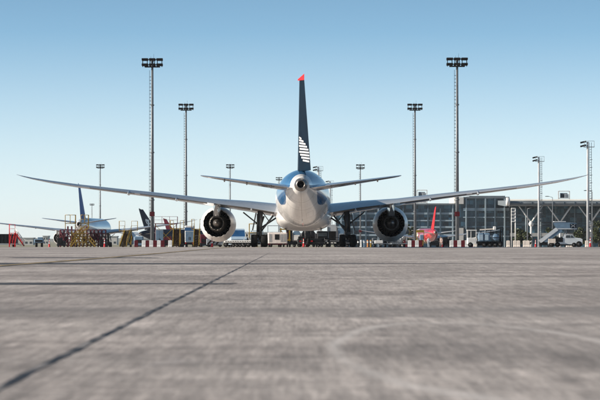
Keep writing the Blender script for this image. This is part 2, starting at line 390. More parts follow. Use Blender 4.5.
def airliner(label, cat, loc, rz, scale, p, hero=False, rudder_deg=0, tail_dz=0, group=None):
    root = thing('airliner', label, cat, loc, rz, group); root.scale = (scale,) * 3
    N = 64 if hero else 32
    # fuselage: nose at y = 62.6, tail cone end at y = 1.3
    secs = [(62.6, 4.25, .06, .06), (62.35, 4.27, .42, .45), (61.6, 4.36, .95, 1.0), (60.2, 4.55, 1.62, 1.62), (58.4, 4.78, 2.18, 2.12), (56.2, 4.98, 2.65, 2.58), (53.8, 5.09, 2.92, 2.84), (51, 5.1, 2.97, 2.885),
            (40, 5.1, 2.97, 2.885), (26, 5.1, 2.97, 2.885), (21, 5.13, 2.95, 2.87), (17.5, 5.25, 2.82, 2.74), (14, 5.46, 2.55, 2.46), (10.5, 5.74, 2.15, 2.05), (7.5, 5.96, 1.72, 1.60), (5.0, 6.10, 1.32, 1.20), (3.0, 6.20, .94, .86), (1.9, 6.24, .68, .66)]
    b = MB(); b.rings([[(rx * sin(2 * pi * i / N), y, zc + rz_ * cos(2 * pi * i / N)) for i in range(N)] for y, zc, rz_, rx in secs])
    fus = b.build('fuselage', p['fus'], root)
    # apu exhaust
    b = MB(); b.lathe((0, 1.92, 6.24), (0, -1, 0.03), [(0, .665), (.25, .60), (.62, .50), (.95, .42), (.95, .35), (.5, .33), (.2, .3)], 28)
    ap = b.build('exhaust_cone', M['steel'] , root)
    b = MB(); b.lathe((0, 1.6, 6.25), (0, -1, 0.03), [(0, .02), (.02, .33)], 24); b.build('exhaust_duct', M['duct'], ap)
    # cockpit windows
    b = MB()
    for s in (-1, 1):
        for a0, a1 in ((.05, .48), (.53, .95)):
            q = []
            for a, yy, dz in ((a0, 59.75, 0), (a1, 59.0, 0), (a1, 58.55, .5), (a0, 59.1, .55)):
                zc, rz_, rx = 4.62, 1.9, 1.86
                q.append((s * (rx + .02) * sin(a) * 1.0, yy, zc + (rz_) * cos(a) * .62 + .35 + dz * .6))
            b.add(q, [(0, 1, 2, 3)])
    b.build('cockpit_window', M['glass'], fus)
    # wing to body fairing
    fr = [(43, 3.6, .3, .5), (41.5, 3.35, 1.3, 2.0), (38, 3.2, 1.42, 2.86), (33, 3.15, 1.42, 3.02), (29, 3.2, 1.38, 2.95), (26, 3.35, 1.2, 2.6), (23.2, 3.4, .9, 1.9), (21.8, 3.3, .5, .8)]
    b = MB(); b.rings([[(rx * (abs(sin(a)) ** .8) * (1 if sin(a) >= 0 else -1), y, zc + rz_ * (abs(cos(a)) ** .8) * (1 if cos(a) >= 0 else -1)) for a in (2 * pi * i / 40 for i in range(40))] for y, zc, rz_, rx in fr])
    b.build('belly_fairing', p['belly'], root)
    # wings
    for s in (-1, 1):
        b = MB(); rr = [wing_section(st[0] * s, st[1], st[2], st[3], st[4], radians(st[5])) for st in ST]
        if s < 0: rr = [list(reversed(r)) for r in rr]
        b.rings(rr); w = b.build('wing', p['wing'], root)
        # trailing edge control surfaces stand a little proud under the wing
        for x0, x1 in ((3.2, 8.2), (10.4, 17.4), (18.0, 22.6)):
            f = MB(); q = []
            for x in (x0, x1):
                yle, c, zt, t, inc = wing_at(x)[1:]
                ch = .2 * c; rad = radians(inc)
                q.append([(s * x, yle - c - .05, zt - .02), (s * x, yle - c + ch, zt + ch * sin(rad) + .028 * c * .55), (s * x, yle - c + ch * 1.02, zt + ch * sin(rad) - .02 * c), (s * x, yle - c + ch * .5, zt + ch * .5 * sin(rad) - .016 * c - .02)])
            f.rings(q, False); f.build('flap', p['flap'], w)
        for x in (5.6, 13.6, 18.6) if hero else (8, 15):
            yle, c, zt, t, inc = wing_at(x)[1:]
            f = MB(); L = .42 * c + 1.2; y0 = yle - c - .75; prof = [(0, .03), (.12, .14), (.3, .24), (.55, .30), (.8, .2), (1, .03)]
            f.rings([[(s * x + .62 * r * cos(2 * pi * i / 12), y0 + u * L, zt - .16 + .22 * u + r * .9 * sin(2 * pi * i / 12)) for i in range(12)] for u, r in prof])
            f.build('flap_track_fairing', p['fairing'], w)
    # engines
    for s in (-1, 1):
        ec = Vector((s * 9.5, 0, 2.60)); n = 72 if hero else 36
        zl = lambda y: ec.z + (y - 34.5) * -0.018     # nacelle axis droops forward
        e = MB()
        prof = [(41.2, 1.45), (41.45, 1.55), (41.55, 1.66), (41.4, 1.76), (40.8, 1.86), (39.5, 1.94), (38.2, 1.945), (37.0, 1.86), (36.0, 1.735), (35.35, 1.63), (34.75, 1.535)]
        rings = []
        for k, (y, r) in enumerate(prof):
            rings.append([(ec.x + r * sin(2 * pi * i / n), y, zl(y) + r * cos(2 * pi * i / n)) for i in range(n)])
        chev = 18; rg = []
        for i in range(n):
            ph = (i * chev / n) % 1.0; tri = 1 - abs(2 * ph - 1)
            y = 34.72 - .34 * tri; r = 1.53 - .062 * tri
            rg.append((ec.x + r * sin(2 * pi * i / n), y, zl(y) + r * cos(2 * pi * i / n)))
        rings.append(rg)
        rings.append([(ec.x + (1.505 - .05 * (1 - abs(2 * ((i * chev / n) % 1.0) - 1))) * sin(2 * pi * i / n), rg[i][1] + .03, zl(35) + (1.505 - .05 * (1 - abs(2 * ((i * chev / n) % 1.0) - 1))) * cos(2 * pi * i / n)) for i in range(n)])
        e.rings(rings, True, False, False)
        en = e.build('engine', p['nacelle'], root)
        d = MB(); lin = [(34.78, 1.50), (36.0, 1.53), (38, 1.50), (40, 1.42), (41.25, 1.44)]
        d.rings([[(ec.x + r * sin(2 * pi * i / n), y, zl(y) + r * cos(2 * pi * i / n)) for i in range(n)] for y, r in lin], True, False, False)
        d.build('bypass_duct', M['duct'], en)
        f = MB(); f.lathe((ec.x, 39.2, zl(39.2)), (0, 1, 0), [(0, .3), (0.01, 1.43), (.05, 1.43)], 36); f.build('fan', M['dark'], en)
        f = MB(); f.lathe((ec.x, 39.2, zl(39.2)), (0, 1, 0), [(0, .42), (.5, .3), (.85, .04)], 24); f.build('spinner', M['steel'], en)
        c = MB(); core = [(39.0, 1.0), (37.2, 1.06), (36, 1.02), (35, .93), (34.2, .83), (33.75, .765)]
        rings = [[(ec.x + r * sin(2 * pi * i / 48), y, zl(y) + r * cos(2 * pi * i / 48)) for i in range(48)] for y, r in core]
        for dy, dr in ((0, 0), (.03, -.03)):
            rings.append([(ec.x + (.755 + dr - .03 * (1 - abs(2 * ((i * 12 / 48) % 1) - 1))) * sin(2 * pi * i / 48), 33.72 + dy - .16 * (1 - abs(2 * ((i * 12 / 48) % 1) - 1)), zl(33.7) + (.755 + dr) * cos(2 * pi * i / 48)) for i in range(48)])
        rings.append([(ec.x + .68 * sin(2 * pi * i / 48), 34.6, zl(34) + .68 * cos(2 * pi * i / 48)) for i in range(48)])
        c.rings(rings, True, False, False); c.build('core_cowl', M['corest'], en)
        q = MB(); q.lathe((ec.x, 34.6, zl(34)), (0, -1, .018), [(0, .66), (.02, .55), (.4, .50), (.9, .42), (1.4, .29), (1.85, .12), (1.95, .02)], 28); q.build('exhaust_plug', M['steel'], en)
        if hero:   # guide vanes inside the duct
            v = MB()
            for k in range(40):
                a = 2 * pi * k / 40; r0, r1 = 1.0, 1.5
                v.add([(ec.x + r * sin(a + da), y, zl(y) + r * cos(a + da)) for r, y, da in ((r0, 37.4, 0), (r1, 37.4, .02), (r1, 37.9, .09), (r0, 37.9, .07))], [(0, 1, 2, 3)])
            v.build('guide_vanes', M['gear'], en)
        # pylon
        yle, ch, zt, t, inc = wing_at(9.45)[1:]
        P_ = MB(); ex = ec.x
        sec = [(39.5, zl(39) + 1.90, 4.2, .12), (37.5, zl(37) + 1.5, 4.75, .34), (35.5, zl(35) + .9, 5.02, .40), (33.6, zl(34) + .62, 5.0, .40), (32.0, zl(33) + .78, 4.75, .30), (30.6, 3.9, 4.66, .2), (29.6, 4.35, 4.60, .05)]
        P_.rings([[(ex - w, y, z0), (ex + w, y, z0), (ex + w, y, z1), (ex - w, y, z1)] for y, z0, z1, w in sec], False)
        P_.build('pylon', p['pylon'], root)
    # tailplane
    for s in (-1, 1):
        b = MB(); rr = []
        for x, yle, c, zt, t in ((.55, 10.0, 6.9, 5.90 + tail_dz, .10), (1.4, 9.3, 6.2, 6.02 + tail_dz, .10), (5.5, 6.5, 4.2, 6.56 + tail_dz, .095), (9.2, 3.95, 2.35, 7.05 + tail_dz, .09), (9.7, 3.5, 1.8, 7.12 + tail_dz, .09), (9.95, 3.0, 1.1, 7.17 + tail_dz, .08)):
            r = [(s * x, yle - u * c, zt + w * t * c) for u, w in AF[:-1]]
            rr.append(r if s > 0 else list(reversed(r)))
        b.rings(rr); b.build('tailplane', p['tailplane'], root)
    # fin, rudder, tip
    fz = lambda z: (16.4 - (z - 7.2) * 12.3 / 9.3, 10.6 - (z - 7.2) * 6.9 / 9.3)   # leading edge y, chord
    AFC = airfoil(12, .68); hx = .68
    def fsec(z, t=.088):
        yl, c = fz(z); return [(w * t * c, yl - u * c, z) for u, w in AFC]
    b = MB(); b.rings([fsec(z) for z in (7.0, 8.2, 10.5, 13, 15.2, 16.55)]); fin = b.build('fin', p['fin'], root)
    b = MB(); b.rings([[(sx * w, y, z) for sx, y in ((-1, 20.5), (1, 20.5), (1, 14), (-1, 14))] for w, z in ((.35, 7.6), (.02, 8.5))], False)
    ra = radians(rudder_deg)
    def rud(z, u, side):      # u: 0 hinge .. 1 trailing edge
        yl, c = fz(z); ch = (1 - hx) * c; th = .088 * c * .60 * (1 - u) * .5 + .006
        y = -u * ch; xx = side * th
        return (xx * cos(ra) - y * sin(ra), yl - hx * c - .03 + xx * sin(ra) + y * cos(ra), z)
    b = MB(); b.rings([[rud(z, 0, -1), rud(z, .5, -1), rud(z, 1, -1), rud(z, 1, 1), rud(z, .5, 1), rud(z, 0, 1)] for z in (7.75, 10, 12.5, 15, 16.55)], False)
    rd = b.build('rudder', p['rudder'], root)
    tipm = MB()
    r1 = [Vector(rud(16.56, u, sd)) for u, sd in ((-.25, -1.9), (1, -1), (1, 1), (-.25, 1.7))]
    r2 = [Vector(v) for v in r1]; r2[0].z += .12; r2[3].z += .12; r2[1].z += .62; r2[2].z += .62
    tipm.rings([r1, r2], False); tipm.build('rudder_tip', p['tip'], rd)
    f2 = MB(); yl, c = fz(16.56); f2.rings([[(w * .088 * c * k, yl - u * c, 16.56 + zz + (u * .12)) for u, w in AFC] for k, zz in ((1, 0), (.5, .1))]); f2.build('fin_tip', p['tip'] if not hero else p['fin'], fin)
    if p.get('emblem'):
        # stripes of the tail emblem on the left face of the rudder
        e = MB()
        rowsE = [(11.05, .0, .24), (10.78, .0, .46), (10.50, .02, .66), (10.22, .0, .80), (9.93, .06, .92), (9.64, .02, .97), (9.35, .12, .96), (9.06, .22, .98), (8.77, .36, .92)]
        for z, u0, u1 in rowsE:
            q = []
            for off in (.012, .004):
                for u, zz in ((u0, z + .10), (u1, z - .06), (u1, z - .22), (u0, z - .06)):
                    v = Vector(rud(zz, u, -1)); v -= Vector((cos(ra), sin(ra), 0)) * off; q.append(v)
            e.rings([q[:4], q[4:]], False)
        e.build('emblem', M['white'], rd)
    # main gear
    for s in (-1, 1):
        gx = s * 4.75; gy = 29.6
        g_ = MB(); g_.tube((gx, gy, 1.0), (gx - s * .1, gy, 3.9), .24, .30, 12); g_.tube((gx, gy, .7), (gx, gy, 1.4), .12, .12, 12)
        g_.tube((gx - s * .05, gy, 2.0), (gx - s * 2.0, gy + .6, 3.3), .09); g_.tube((gx - s * .05, gy, 2.0), (gx - s * .4, gy + 3.2, 3.3), .10)
        g_.tube((gx, gy, 2.35), (gx + s * 1.75, gy + .4, 3.75), .075); g_.tube((gx - s * 1.1, gy + .3, 2.7), (gx - s * .3, gy, 3.8), .05)
        lg = g_.build('main_gear_leg', M['gear'], root)
        b = MB(); b.bar((gx, gy - .95, .66), (gx, gy + .95, .66), .24, .28); b.tube((gx - .75, gy - .73, .69), (gx + .75, gy - .73, .69), .09); b.tube((gx - .75, gy + .73, .69), (gx + .75, gy + .73, .69), .09)
        b.build('bogie_beam', M['gear'], lg)
        for dx in (-.55, .55):
            for dy in (-.73, .73):
                t_ = MB(); c = (gx + dx, gy + dy, .69); w, r = .66, .685
                t_.lathe(c, (1, 0, 0), [(-w / 2, r * .55), (-w / 2, r * .86), (-w * .36, r * .97), (0, r), (w * .36, r * .97), (w / 2, r * .86), (w / 2, r * .55)], 24, True, True)
                t_.lathe(c, (1, 0, 0), [(-w / 2 - .012, r * .15), (-w / 2 - .012, r * .45), (w / 2 + .012, r * .45), (w / 2 + .012, r * .15)], 14, True, True)
                t_.build('wheel', M['black'], lg)
        b = MB(); b.box((gx + s * .55, gy + .1, 2.75), (.10, 1.7, 1.9), Matrix.Rotation(-s * .2, 3, 'Y')); b.build('gear_door', M['gear'], lg)
        b = MB(); b.box((gx - s * 2.6, gy + 1.0, 2.35), (.08, 2.6, 1.3), Matrix.Rotation(s * .5, 3, 'Y')); b.build('gear_door', M['gear'], lg)
        b = MB(); b.tube((gx - s * .1, gy - .3, 1.6), (gx - s * 1.5, gy - .2, 3.4), .10); b.tube((gx + s * .25, gy - .2, 1.2), (gx + s * .2, gy - .2, 3.6), .08); b.bar((gx - s * .3, gy - .25, 1.5), (gx + s * .32, gy - .25, 1.5), .12, .3); b.tube((gx, gy - .35, .8), (gx - s * .15, gy - .55, 1.5), .06); b.tube((gx - s * .15, gy - .55, 1.5), (gx, gy - .3, 2.2), .06); b.build('brace', M['gear'], lg)
    ng = MB(); ng.tube((0, 56.4, .6), (0, 56.7, 2.6), .12, .15); ng.tube((0, 56.5, 1.4), (0, 54.6, 2.4), .07); ng.tube((-.36, 56.4, .5), (.36, 56.4, .5), .07)
    lg = ng.build('nose_gear_leg', M['gear'], root)
    for dx in (-.32, .32):
        t_ = MB(); c = (dx, 56.4, .5); w, r = .36, .5
        t_.lathe(c, (1, 0, 0), [(-w / 2, r * .4), (-w / 2, r * .86), (0, r), (w / 2, r * .86), (w / 2, r * .4)], 18, True, True); t_.build('wheel', M['black'], lg)
    if hero:
        b = MB(); b.lathe((0, 9.0, 7.86), (0, 0, 1), [(0, .2), (.12, .2), (.22, .14), (.28, .02)], 14); b.build('beacon_light', M['whitep'], root)
        for s in (-1, 1):
            for x in (24.5, 26.2, 27.8, 29.2):
                yle, c, zt, t, inc = wing_at(x)[1:]
                b = MB(); b.tube((s * x, yle - c + .02, zt), (s * (x + .05), yle - c - .32, zt + .01), .018, .008, 5); b.build('static_wick', M['dark'], root)
            for x in (3.0, 5.4, 7.6):
                b = MB(); f_ = (x - 1.4) / 7.8; b.rings([[(s * x + .09 * w * cos(a), 9.3 - 5.35 * f_ - (6.2 - 3.85 * f_) * u, 6.02 + 1.03 * f_ - .09 - .10 * w + .13 * w * sin(a)) for a in (2 * pi * i / 8 for i in range(8))] for u, w in ((.66, .15), (.74, 1), (.88, .8), (.99, .1))]); b.build('hinge_fairing', M['winglow'], root)
        b = MB(); b.prism([(-.05, 3.05), (.05, 3.05), (.03, 2.55), (-.03, 2.55)], 14.6, 15.0); b.build('drain_mast', M['whitep'], root)
        for y, zz in ((44, 8.06), (34, 8.06)):
            b = MB(); b.prism([(-.03, zz - .05), (.03, zz - .05), (.02, zz + .4), (-.02, zz + .4)], y - .3, y + .1); b.build('antenna', M['whitep'], root)
    return root

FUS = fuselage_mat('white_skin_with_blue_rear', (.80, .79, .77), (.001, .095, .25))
hero_p = dict(fus=FUS, belly=M['white'], wing=M['wing'], flap=M['winglow'], fairing=M['wing'], nacelle=M['nacelle'], pylon=M['wing'], tailplane=M['wing'], fin=M['navy'], rudder=M['navy'], tip=M['red'], emblem=True)
YAW = radians(-0.6)
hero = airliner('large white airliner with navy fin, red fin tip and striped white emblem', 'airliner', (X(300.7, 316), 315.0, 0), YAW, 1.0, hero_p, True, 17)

# ---- the other airliners, each parked beyond the apron's crest
def paint(name, col, **k): return mat(name, col, .3, coat=.5, var=.05, scale=.6, **k)
white_skin = fuselage_mat('plain_white_skin', (.78, .78, .77))
def livery(fus, belly, fin, tip, tail=None, nac=None): return dict(fus=fus, belly=belly, wing=M['wing'], flap=M['winglow'], fairing=M['wing'], nacelle=nac or M['nacelle'], pylon=M['wing'], tailplane=tail or M['wing'], fin=fin, rudder=fin, tip=tip)
G_AIR = 'airliners parked on far stands'
D = 900; airliner('white airliner with plain blue fin behind the maroon scaffold', 'airliner', (X(78, D), D, gz(D)), radians(-3), 1.06, livery(white_skin, M['white'], M['blue'], M['blue']), tail_dz=.7, group=G_AIR)
navy_skin = mat('navy_skin', (.004, .014, .04), .5, var=.2, spec=.2)
D = 1020; l2 = airliner('navy airliner with white-marked navy fin beyond the left jersey barriers', 'airliner', (X(138.5, D), D, gz(D)), radians(-27), .735, livery(navy_skin, navy_skin, navy_skin, M['navy']), group=G_AIR)
e = MB()   # pale marks on the fin's right face
def fin_pt(u, z, off):
    yl, c = 16.4 - (z - 7.2) * 12.3 / 9.3, 10.6 - (z - 7.2) * 6.9 / 9.3
    return (.046 * c + off, yl - u * c, z)
for pts in ([(.18, 9.2), (.30, 9.0), (.62, 12.3), (.50, 12.6)], [(.52, 9.4), (.64, 9.6), (.34, 12.4), (.22, 12.2)], [(.60, 10.4), (.68, 10.3), (.68, 12.0), (.60, 12.1)]):
    e.rings([[fin_pt(u, z, .05) for u, z in pts], [fin_pt(u, z, .0) for u, z in pts]], False)
e.build('fin_emblem', M['white'], next(c for c in l2.children if c.name.startswith('fin')))
D = 1180; airliner('airliner with slanted red and pink fin, behind the railed work platform', 'airliner', (X(163, D), D, gz(D)), radians(-27), .64, livery(navy_skin, navy_skin, mat('pinkish_red', (.50, .03, .06), .5, var=.1, spec=.25), M['red']), group=G_AIR)
red_skin = fuselage_mat('cream_skin_red_rear', (.74, .66, .54), (.46, .010, .014), (-6, 14.5), -2)
redfin = mat('bright_red', (.46, .010, .014), .5, var=.1, spec=.25)
D = 866; airliner('small airliner with bright red fin and red rear body', 'airliner', (X(436.3, D), D, gz(D)), radians(5), .655, livery(red_skin, paint('cream_paint', (.72, .62, .46)), redfin, redfin, M['white']), rudder_deg=-6, group=G_AIR)

# ------------------------------------------------------------------ lighting masts
def high_mast(px, top_py, D, label, w=1.0, marker=None, ladder=True):
    x, zb, zt = X(px, D), gz(D), Z(top_py, D); H = zt - zb
    r = thing('lighting_mast', label, 'light mast', (x, D, zb), 0, 'tall apron lighting masts')
    b = MB(); b.tube((0, 0, 0), (0, 0, H - .5), .31 * w, .17 * w, 12); b.lathe((0, 0, 0), (0, 0, 1), [(0, .6), (.1, .6), (.12, .42), (.5, .37)], 16)
    for k in range(1, 4): b.lathe((0, 0, H * k / 4), (0, 0, 1), [(-.1, .33 * w), (-.1, .40 * w - .03 * k), (.1, .40 * w - .03 * k), (.1, .33 * w)], 12)
    b.build('pole', M['mast'], r)
    if ladder:
        l = MB()
        for z in [2 + .55 * i for i in range(int((H - 4) / .55))]: l.tube((-.46 * w, -.05, z), (-.15 * w, -.05, z), .04, n=5)
        l.tube((-.46 * w, -.05, 2), (-.44 * w, -.05, H - 2), .03, n=6); l.build('ladder', M['lamp'], r)
    p = MB()
    for y in (-.55, .55): p.bar((-1.2 * w, y * w, H - 1.46), (1.2 * w, y * w, H - 1.46), .12, .16)
    for x in (-1.2, -.4, .4, 1.2): p.bar((x * w, -.55 * w, H - 1.46), (x * w, .55 * w, H - 1.46), .08, .1)
    p.build('head_platform', M['lamp'], r)
    f = MB()
    for z in (H - .3, H - 1.14):
        for y in (-.55, .55): f.bar((-1.6 * w, y * w, z), (1.6 * w, y * w, z), .07)
        f.bar((0, -.55 * w, z), (0, .55 * w, z), .08)
    for y in (-.55, .55):
        for x in (-1.17, 0, 1.17):
            for dx in (-.36, .36): f.bar(((x + dx) * w, y * w, H - 1.48), ((x + dx) * w, y * w, H - .1), .07)
    f.build('lamp_frame', M['lamp'], r)
    for y, rot in ((-.62, 0), (.62, pi)):
        for x in (-1.17, 0, 1.17):
            for z in (H - .28, H - 1.12):
                L = MB(); tilt = Matrix.Rotation(rot, 3, 'Z') @ Matrix.Rotation(radians(14), 3, 'X')
                c = Vector((x * w, y * w, z)); L.box(c, (1.0 * w, .42, .30 * w), tilt); L.box(c + tilt @ Vector((0, .26, 0)), (.6 * w, .12, .26 * w), tilt)
                fl = L.build('floodlight', M['lamp'], r)
                g_ = MB(); g_.box(c + tilt @ Vector((0, -.22, 0)), (.86 * w, .02, .22 * w), tilt); g_.build('lens', M['duct'], fl)
    for s in (-.18, .18):
        a = MB(); a.tube((s, 0, H - .7), (s * 1.4, 0, H + .42 + s), .035, .012, 6); a.build('lightning_rod', M['lamp'], r)
    if marker:
        z0 = Z(marker, D) - zb; m_ = MB(); m_.lathe((0, 0, z0), (0, 0, 1), [(-.36, .3), (-.36, .40), (.36, .40), (.36, .3)], 8, False); m_.box((0, -.38, z0), (.72, .08, .70)); m_.build('marker_box', M['redp'], r)
    return r
high_mast(152.2, 57.6, 512, 'tallest lighting mast in the left half, with red marker box, behind jersey barriers', marker=214)
high_mast(457.2, 57.0, 508, 'tallest lighting mast in the right half, with red marker box, before the terminal', marker=214)
high_mast(186.0, 103.2, 677, 'medium height lighting mast left of the big airliner, above the yellow stairs', .95)
high_mast(415.0, 103.2, 677, 'medium height lighting mast just right of the right engine', .95)
high_mast(100.3, 164.0, 1100, 'small distant lighting mast above the scaffolded white airliner', .85)
high_mast(230.2, 164.0, 1100, 'small distant lighting mast above the left engine of the big airliner', .85)
high_mast(360.4, 164.0, 930, 'small distant lighting mast standing before the terminal, left of the right engine', .75, marker=231)
high_mast(279.0, 177.0, 1400, 'far lighting mast whose head shows beside the upper left fuselage', .85)
high_mast(92.0, 203.6, 2600, 'faintest, farthest lighting mast, between the blue fin and the small left mast', 1.1)

def cage_mast(px, top_py, D, label, flip=1):
    x, zb, zt = X(px, D), gz(D), Z(top_py, D); H = zt - zb
    r = thing('ladder_mast', label, 'light mast', (x, D, zb), 0, 'light masts with caged ladders')
    b = MB(); b.tube((0, 0, 0), (0, 0, H - .2), .22, .16, 12); b.lathe((0, 0, 0), (0, 0, 1), [(0, .45), (.1, .45), (.12, .25)], 12); b.build('pole', M['mastpale'], r)
    l = MB()
    for xx in (.28, .60): l.tube((xx, -.02, 1.0), (xx, -.02, H - .3), .035, n=6)
    for i in range(int((H - 2) / .42)): l.tube((.28, -.02, 1.2 + .42 * i), (.60, -.02, 1.2 + .42 * i), .028, n=5)
    for i in range(int((H - 4) / 1.25)):
        z = 3 + 1.25 * i
        for k in range(8): a0, a1 = pi * k / 8, pi * (k + 1) / 8; l.bar((.44 + .30 * cos(a0), -.05 - .6 * sin(a0), z), (.44 + .30 * cos(a1), -.05 - .6 * sin(a1), z), .05, .07)
        l.bar((0, 0, z), (.34, -.02, z), .05)
    l.build('caged_ladder', M['mastdark'], r)
    p = MB(); p.box((.2, 0, H - 1.05), (1.7, 1.2, .08))
    for xx in (-.6, 1.0): p.tube((xx, -.55, H - 1.05), (xx, -.55, H - .1), .03, n=6)
    p.tube((-.6, -.55, H - .1), (1.0, -.55, H - .1), .03, n=6); p.build('platform', M['mastdark'], r)
    for z in (H - .25, H - .85):
        f = MB(); q = Matrix.Rotation(radians(-14), 3, 'Y'); f.box((-.72, .1, z), (.95, .7, .28), q); f.bar((-.3, 0, z), (0, 0, z - .05), .08); f.build('floodlight', M['lamp'], r)
cage_mast(538.8, 156.0, 620, 'light mast with caged ladder rising over the white stair truck')
cage_mast(587.8, 140.5, 520, 'light mast with caged ladder at the right edge, by the right wing tip')
cage_mast(318.3, 166.0, 705, 'light mast whose dark head shows right of the big airliner\'s fin')
cage_mast(330.0, 180.5, 870, 'light mast with ladder half hidden beside the upper right fuselage')

# ------------------------------------------------------------------ terminal
D = 1000
def glass_mat():
    m = bpy.data.materials.new('terminal_glass'); m.use_nodes = True; n, l = m.node_tree.nodes, m.node_tree.links; b = n['Principled BSDF']
    t = n.new('ShaderNodeTexCoord'); sn = n.new('ShaderNodeVectorMath'); sn.operation = 'SNAP'; sn.inputs[1].default_value = (1.9, 50, 1.35)
    l.new(t.outputs['Object'], sn.inputs[0]); wnz = n.new('ShaderNodeTexWhiteNoise'); l.new(sn.outputs[0], wnz.inputs['Vector'])
    r = n.new('ShaderNodeValToRGB'); r.color_ramp.elements[0].color = (.002, .010, .022, 1); r.color_ramp.elements[1].color = (.012, .055, .098, 1); e = r.color_ramp.elements.new(.78); e.color = (.045, .125, .18, 1); r.color_ramp.elements[-1].color = (.08, .19, .27, 1)
    l.new(wnz.outputs['Value'], r.inputs[0]); l.new(r.outputs[0], b.inputs['Base Color']); b.inputs['Roughness'].default_value = .12
    return m
GL = glass_mat()
zb = gz(D)
term = thing('terminal', 'long dark glass airport terminal with pale floor bands behind the right wing', 'terminal building', (X(400, D), D, zb))
ox = X(400, D)
def TX(px, d=D): return X(px, d) - ox
def TZ(py, d=D): return Z(py, d) - zb
# block one (left), block two (middle, higher)
def glass_block(x0, x1, zt, depth, bands, step, lean=0):
    b = MB(); b.span(x0, x1, .3, depth, 0, zt); b.build('curtain_wall', GL, term)
    b = MB(); k = x0
    while k <= x1 + .01: b.span(k - .06, k + .06, .16, .3, 0, zt); k += step
    z = 1.35
    while z < zt: b.span(x0, x1, .2, .3, z - .04, z + .04); z += 1.35
    b.build('mullions', M['mull'], term)
    for py0, py1, mm, out in bands:
        b = MB(); b.span(x0 - .1, x1 + .1, -out, .32, TZ(py1), TZ(py0)); b.build('floor_band', mm, term)
glass_block(TX(336), TX(456), TZ(205), 40, [(212.5, 214.5, M['band'], .3), (220, 221.2, M['band'], .5), (226.2, 228.0, M['band'], .5), (234.2, 236.0, M['band'], .6), (240.5, 241.5, M['concrete'], .4)], 2.4)
b = MB(); b.span(TX(335), TX(457), -1.2, 42, TZ(205), TZ(203.4)); b.build('roof', M['roof'], term)
for i in range(10):
    xx = TX(341 + i * 12.4); b = MB(); b.span(xx - .2, xx + .2, -.75, .14, 0, TZ(205.1)); b.build('column', M['mull'] if i % 3 else M['band'], term)
b = MB(); b.span(TX(456), TX(463.4), .1, 38, 0, TZ(204)); b.build('stair_tower', GL, term)
b = MB(); b.span(TX(454.8), TX(463.4), -1.5, 38, TZ(204), TZ(197.2)); b.build('plant_room', M['pale'], term)
b = MB(); b.span(TX(457), TX(463), -3, 0, 0, TZ(228)); b.build('entrance_block', M['pale'], term)
glass_block(TX(463.5), TX(509), TZ(198), 36, [(196.9, 198.4, M['roof'], .9), (208.0, 210.8, M['band'], .5), (216.8, 217.8, M['band'], .6), (226.0, 227.6, M['mull'], .7), (235.5, 237, M['band'], .6)], 1.9)
for i in range(5):
    xx = TX(466 + i * 9.6); b = MB(); b.span(xx - .2, xx + .2, -1.0, .14, 0, TZ(198.5)); b.build('column', M['mull'] if i % 2 else M['band'], term)
b = MB(); b.span(TX(470), TX(506), 4, 30, TZ(197), TZ(195.6)); b.build('roof', M['roof'], term)
# block three with the rounded canopy on branching columns
glass_block(TX(510), TX(690), TZ(206), 45, [(214.5, 215.4, M['mull'], .3), (223.5, 224.5, M['mull'], .4), (233, 236.5, M['concrete'], .7)], 2.6)
Dc = 955
cy0 = Dc - D; zc0, zc1 = TZ(206.2, Dc), TZ(199.6, Dc)
x0, x1 = TX(507, Dc), TX(690, Dc)
prof = [(cy0 + 6, zc0 + .05), (cy0 + 1.2, zc0), (cy0 + .25, zc0 + .35), (cy0, zc0 + .85), (cy0 + .3, zc0 + 1.35), (cy0 + 1.4, zc0 + 1.72), (cy0 + 60, zc0 + 2.4), (cy0 + 60, zc0 + 1.2)]
b = MB(); b.rings([[(xx, y, z) for y, z in prof] for xx in (x0, x1)], False); b.build('canopy', M['roof'], term)
b = MB(); b.rings([[(xx, y, z) for y, z in ((cy0 + .9, zc0 + 1.66), (cy0 + 1.5, zc0 + 2.12), (cy0 + 3.0, zc0 + 2.14), (cy0 + 3.0, zc0 + 1.72))] for xx in (x0, x1)], False); b.build('roof_edge', M['rooftop'], term)
b = MB()
xx = x0 + 1
while xx < x1: b.span(xx - .05, xx + .05, cy0 - .06, cy0 + .2, zc0 + .3, zc0 + 1.3); xx += 3.2
b.build('canopy_ribs', M['mull'], term)
b = MB(); b.lathe((TX(508, Dc), cy0 - .6, TZ(201.6, Dc)), (1, 0, 0), [(-.55, .0), (-.5, .75), (-.6, .8), (-.6, 1.15), (-.3, 1.22), (.3, 1.22), (.5, 1.0), (.6, .2)], 24); b.build('canopy_end_cap', M['whitep'], term)
for i, (pxn, pyn) in enumerate(((532.0, 222.5), (561, 222.5), (592, 222.5), (622, 222.5), (652, 222.5))):
    b = MB(); xx, zn = TX(pxn, Dc), TZ(pyn, Dc); y = cy0 + 3.5
    b.tube((xx, y, 0), (xx, y, zn), .34, .30, 12)
    for dx, dy in ((-3.6, -1.2), (3.2, -1.2), (-3.2, 3), (3.2, 3)): b.tube((xx, y, zn), (xx + dx * 1.05, y + dy, zc0 + .1), .20, .16, 10)
    b.lathe((xx, y, zn - .3), (0, 0, 1), [(-.9, .32), (-.5, .7), (0, .78), (.5, .5), (.8, .3)], 14)
    b.build('branching_column', M['whitep'], term)
for pxn in (512, 526, 541, 556, 575, 590, 605, 640):
    b = MB(); xx = TX(pxn, 985); b.tube((xx, -14, 0), (xx, -14, TZ(206, 985)), .13, n=8); b.build('post', M['band'], term)

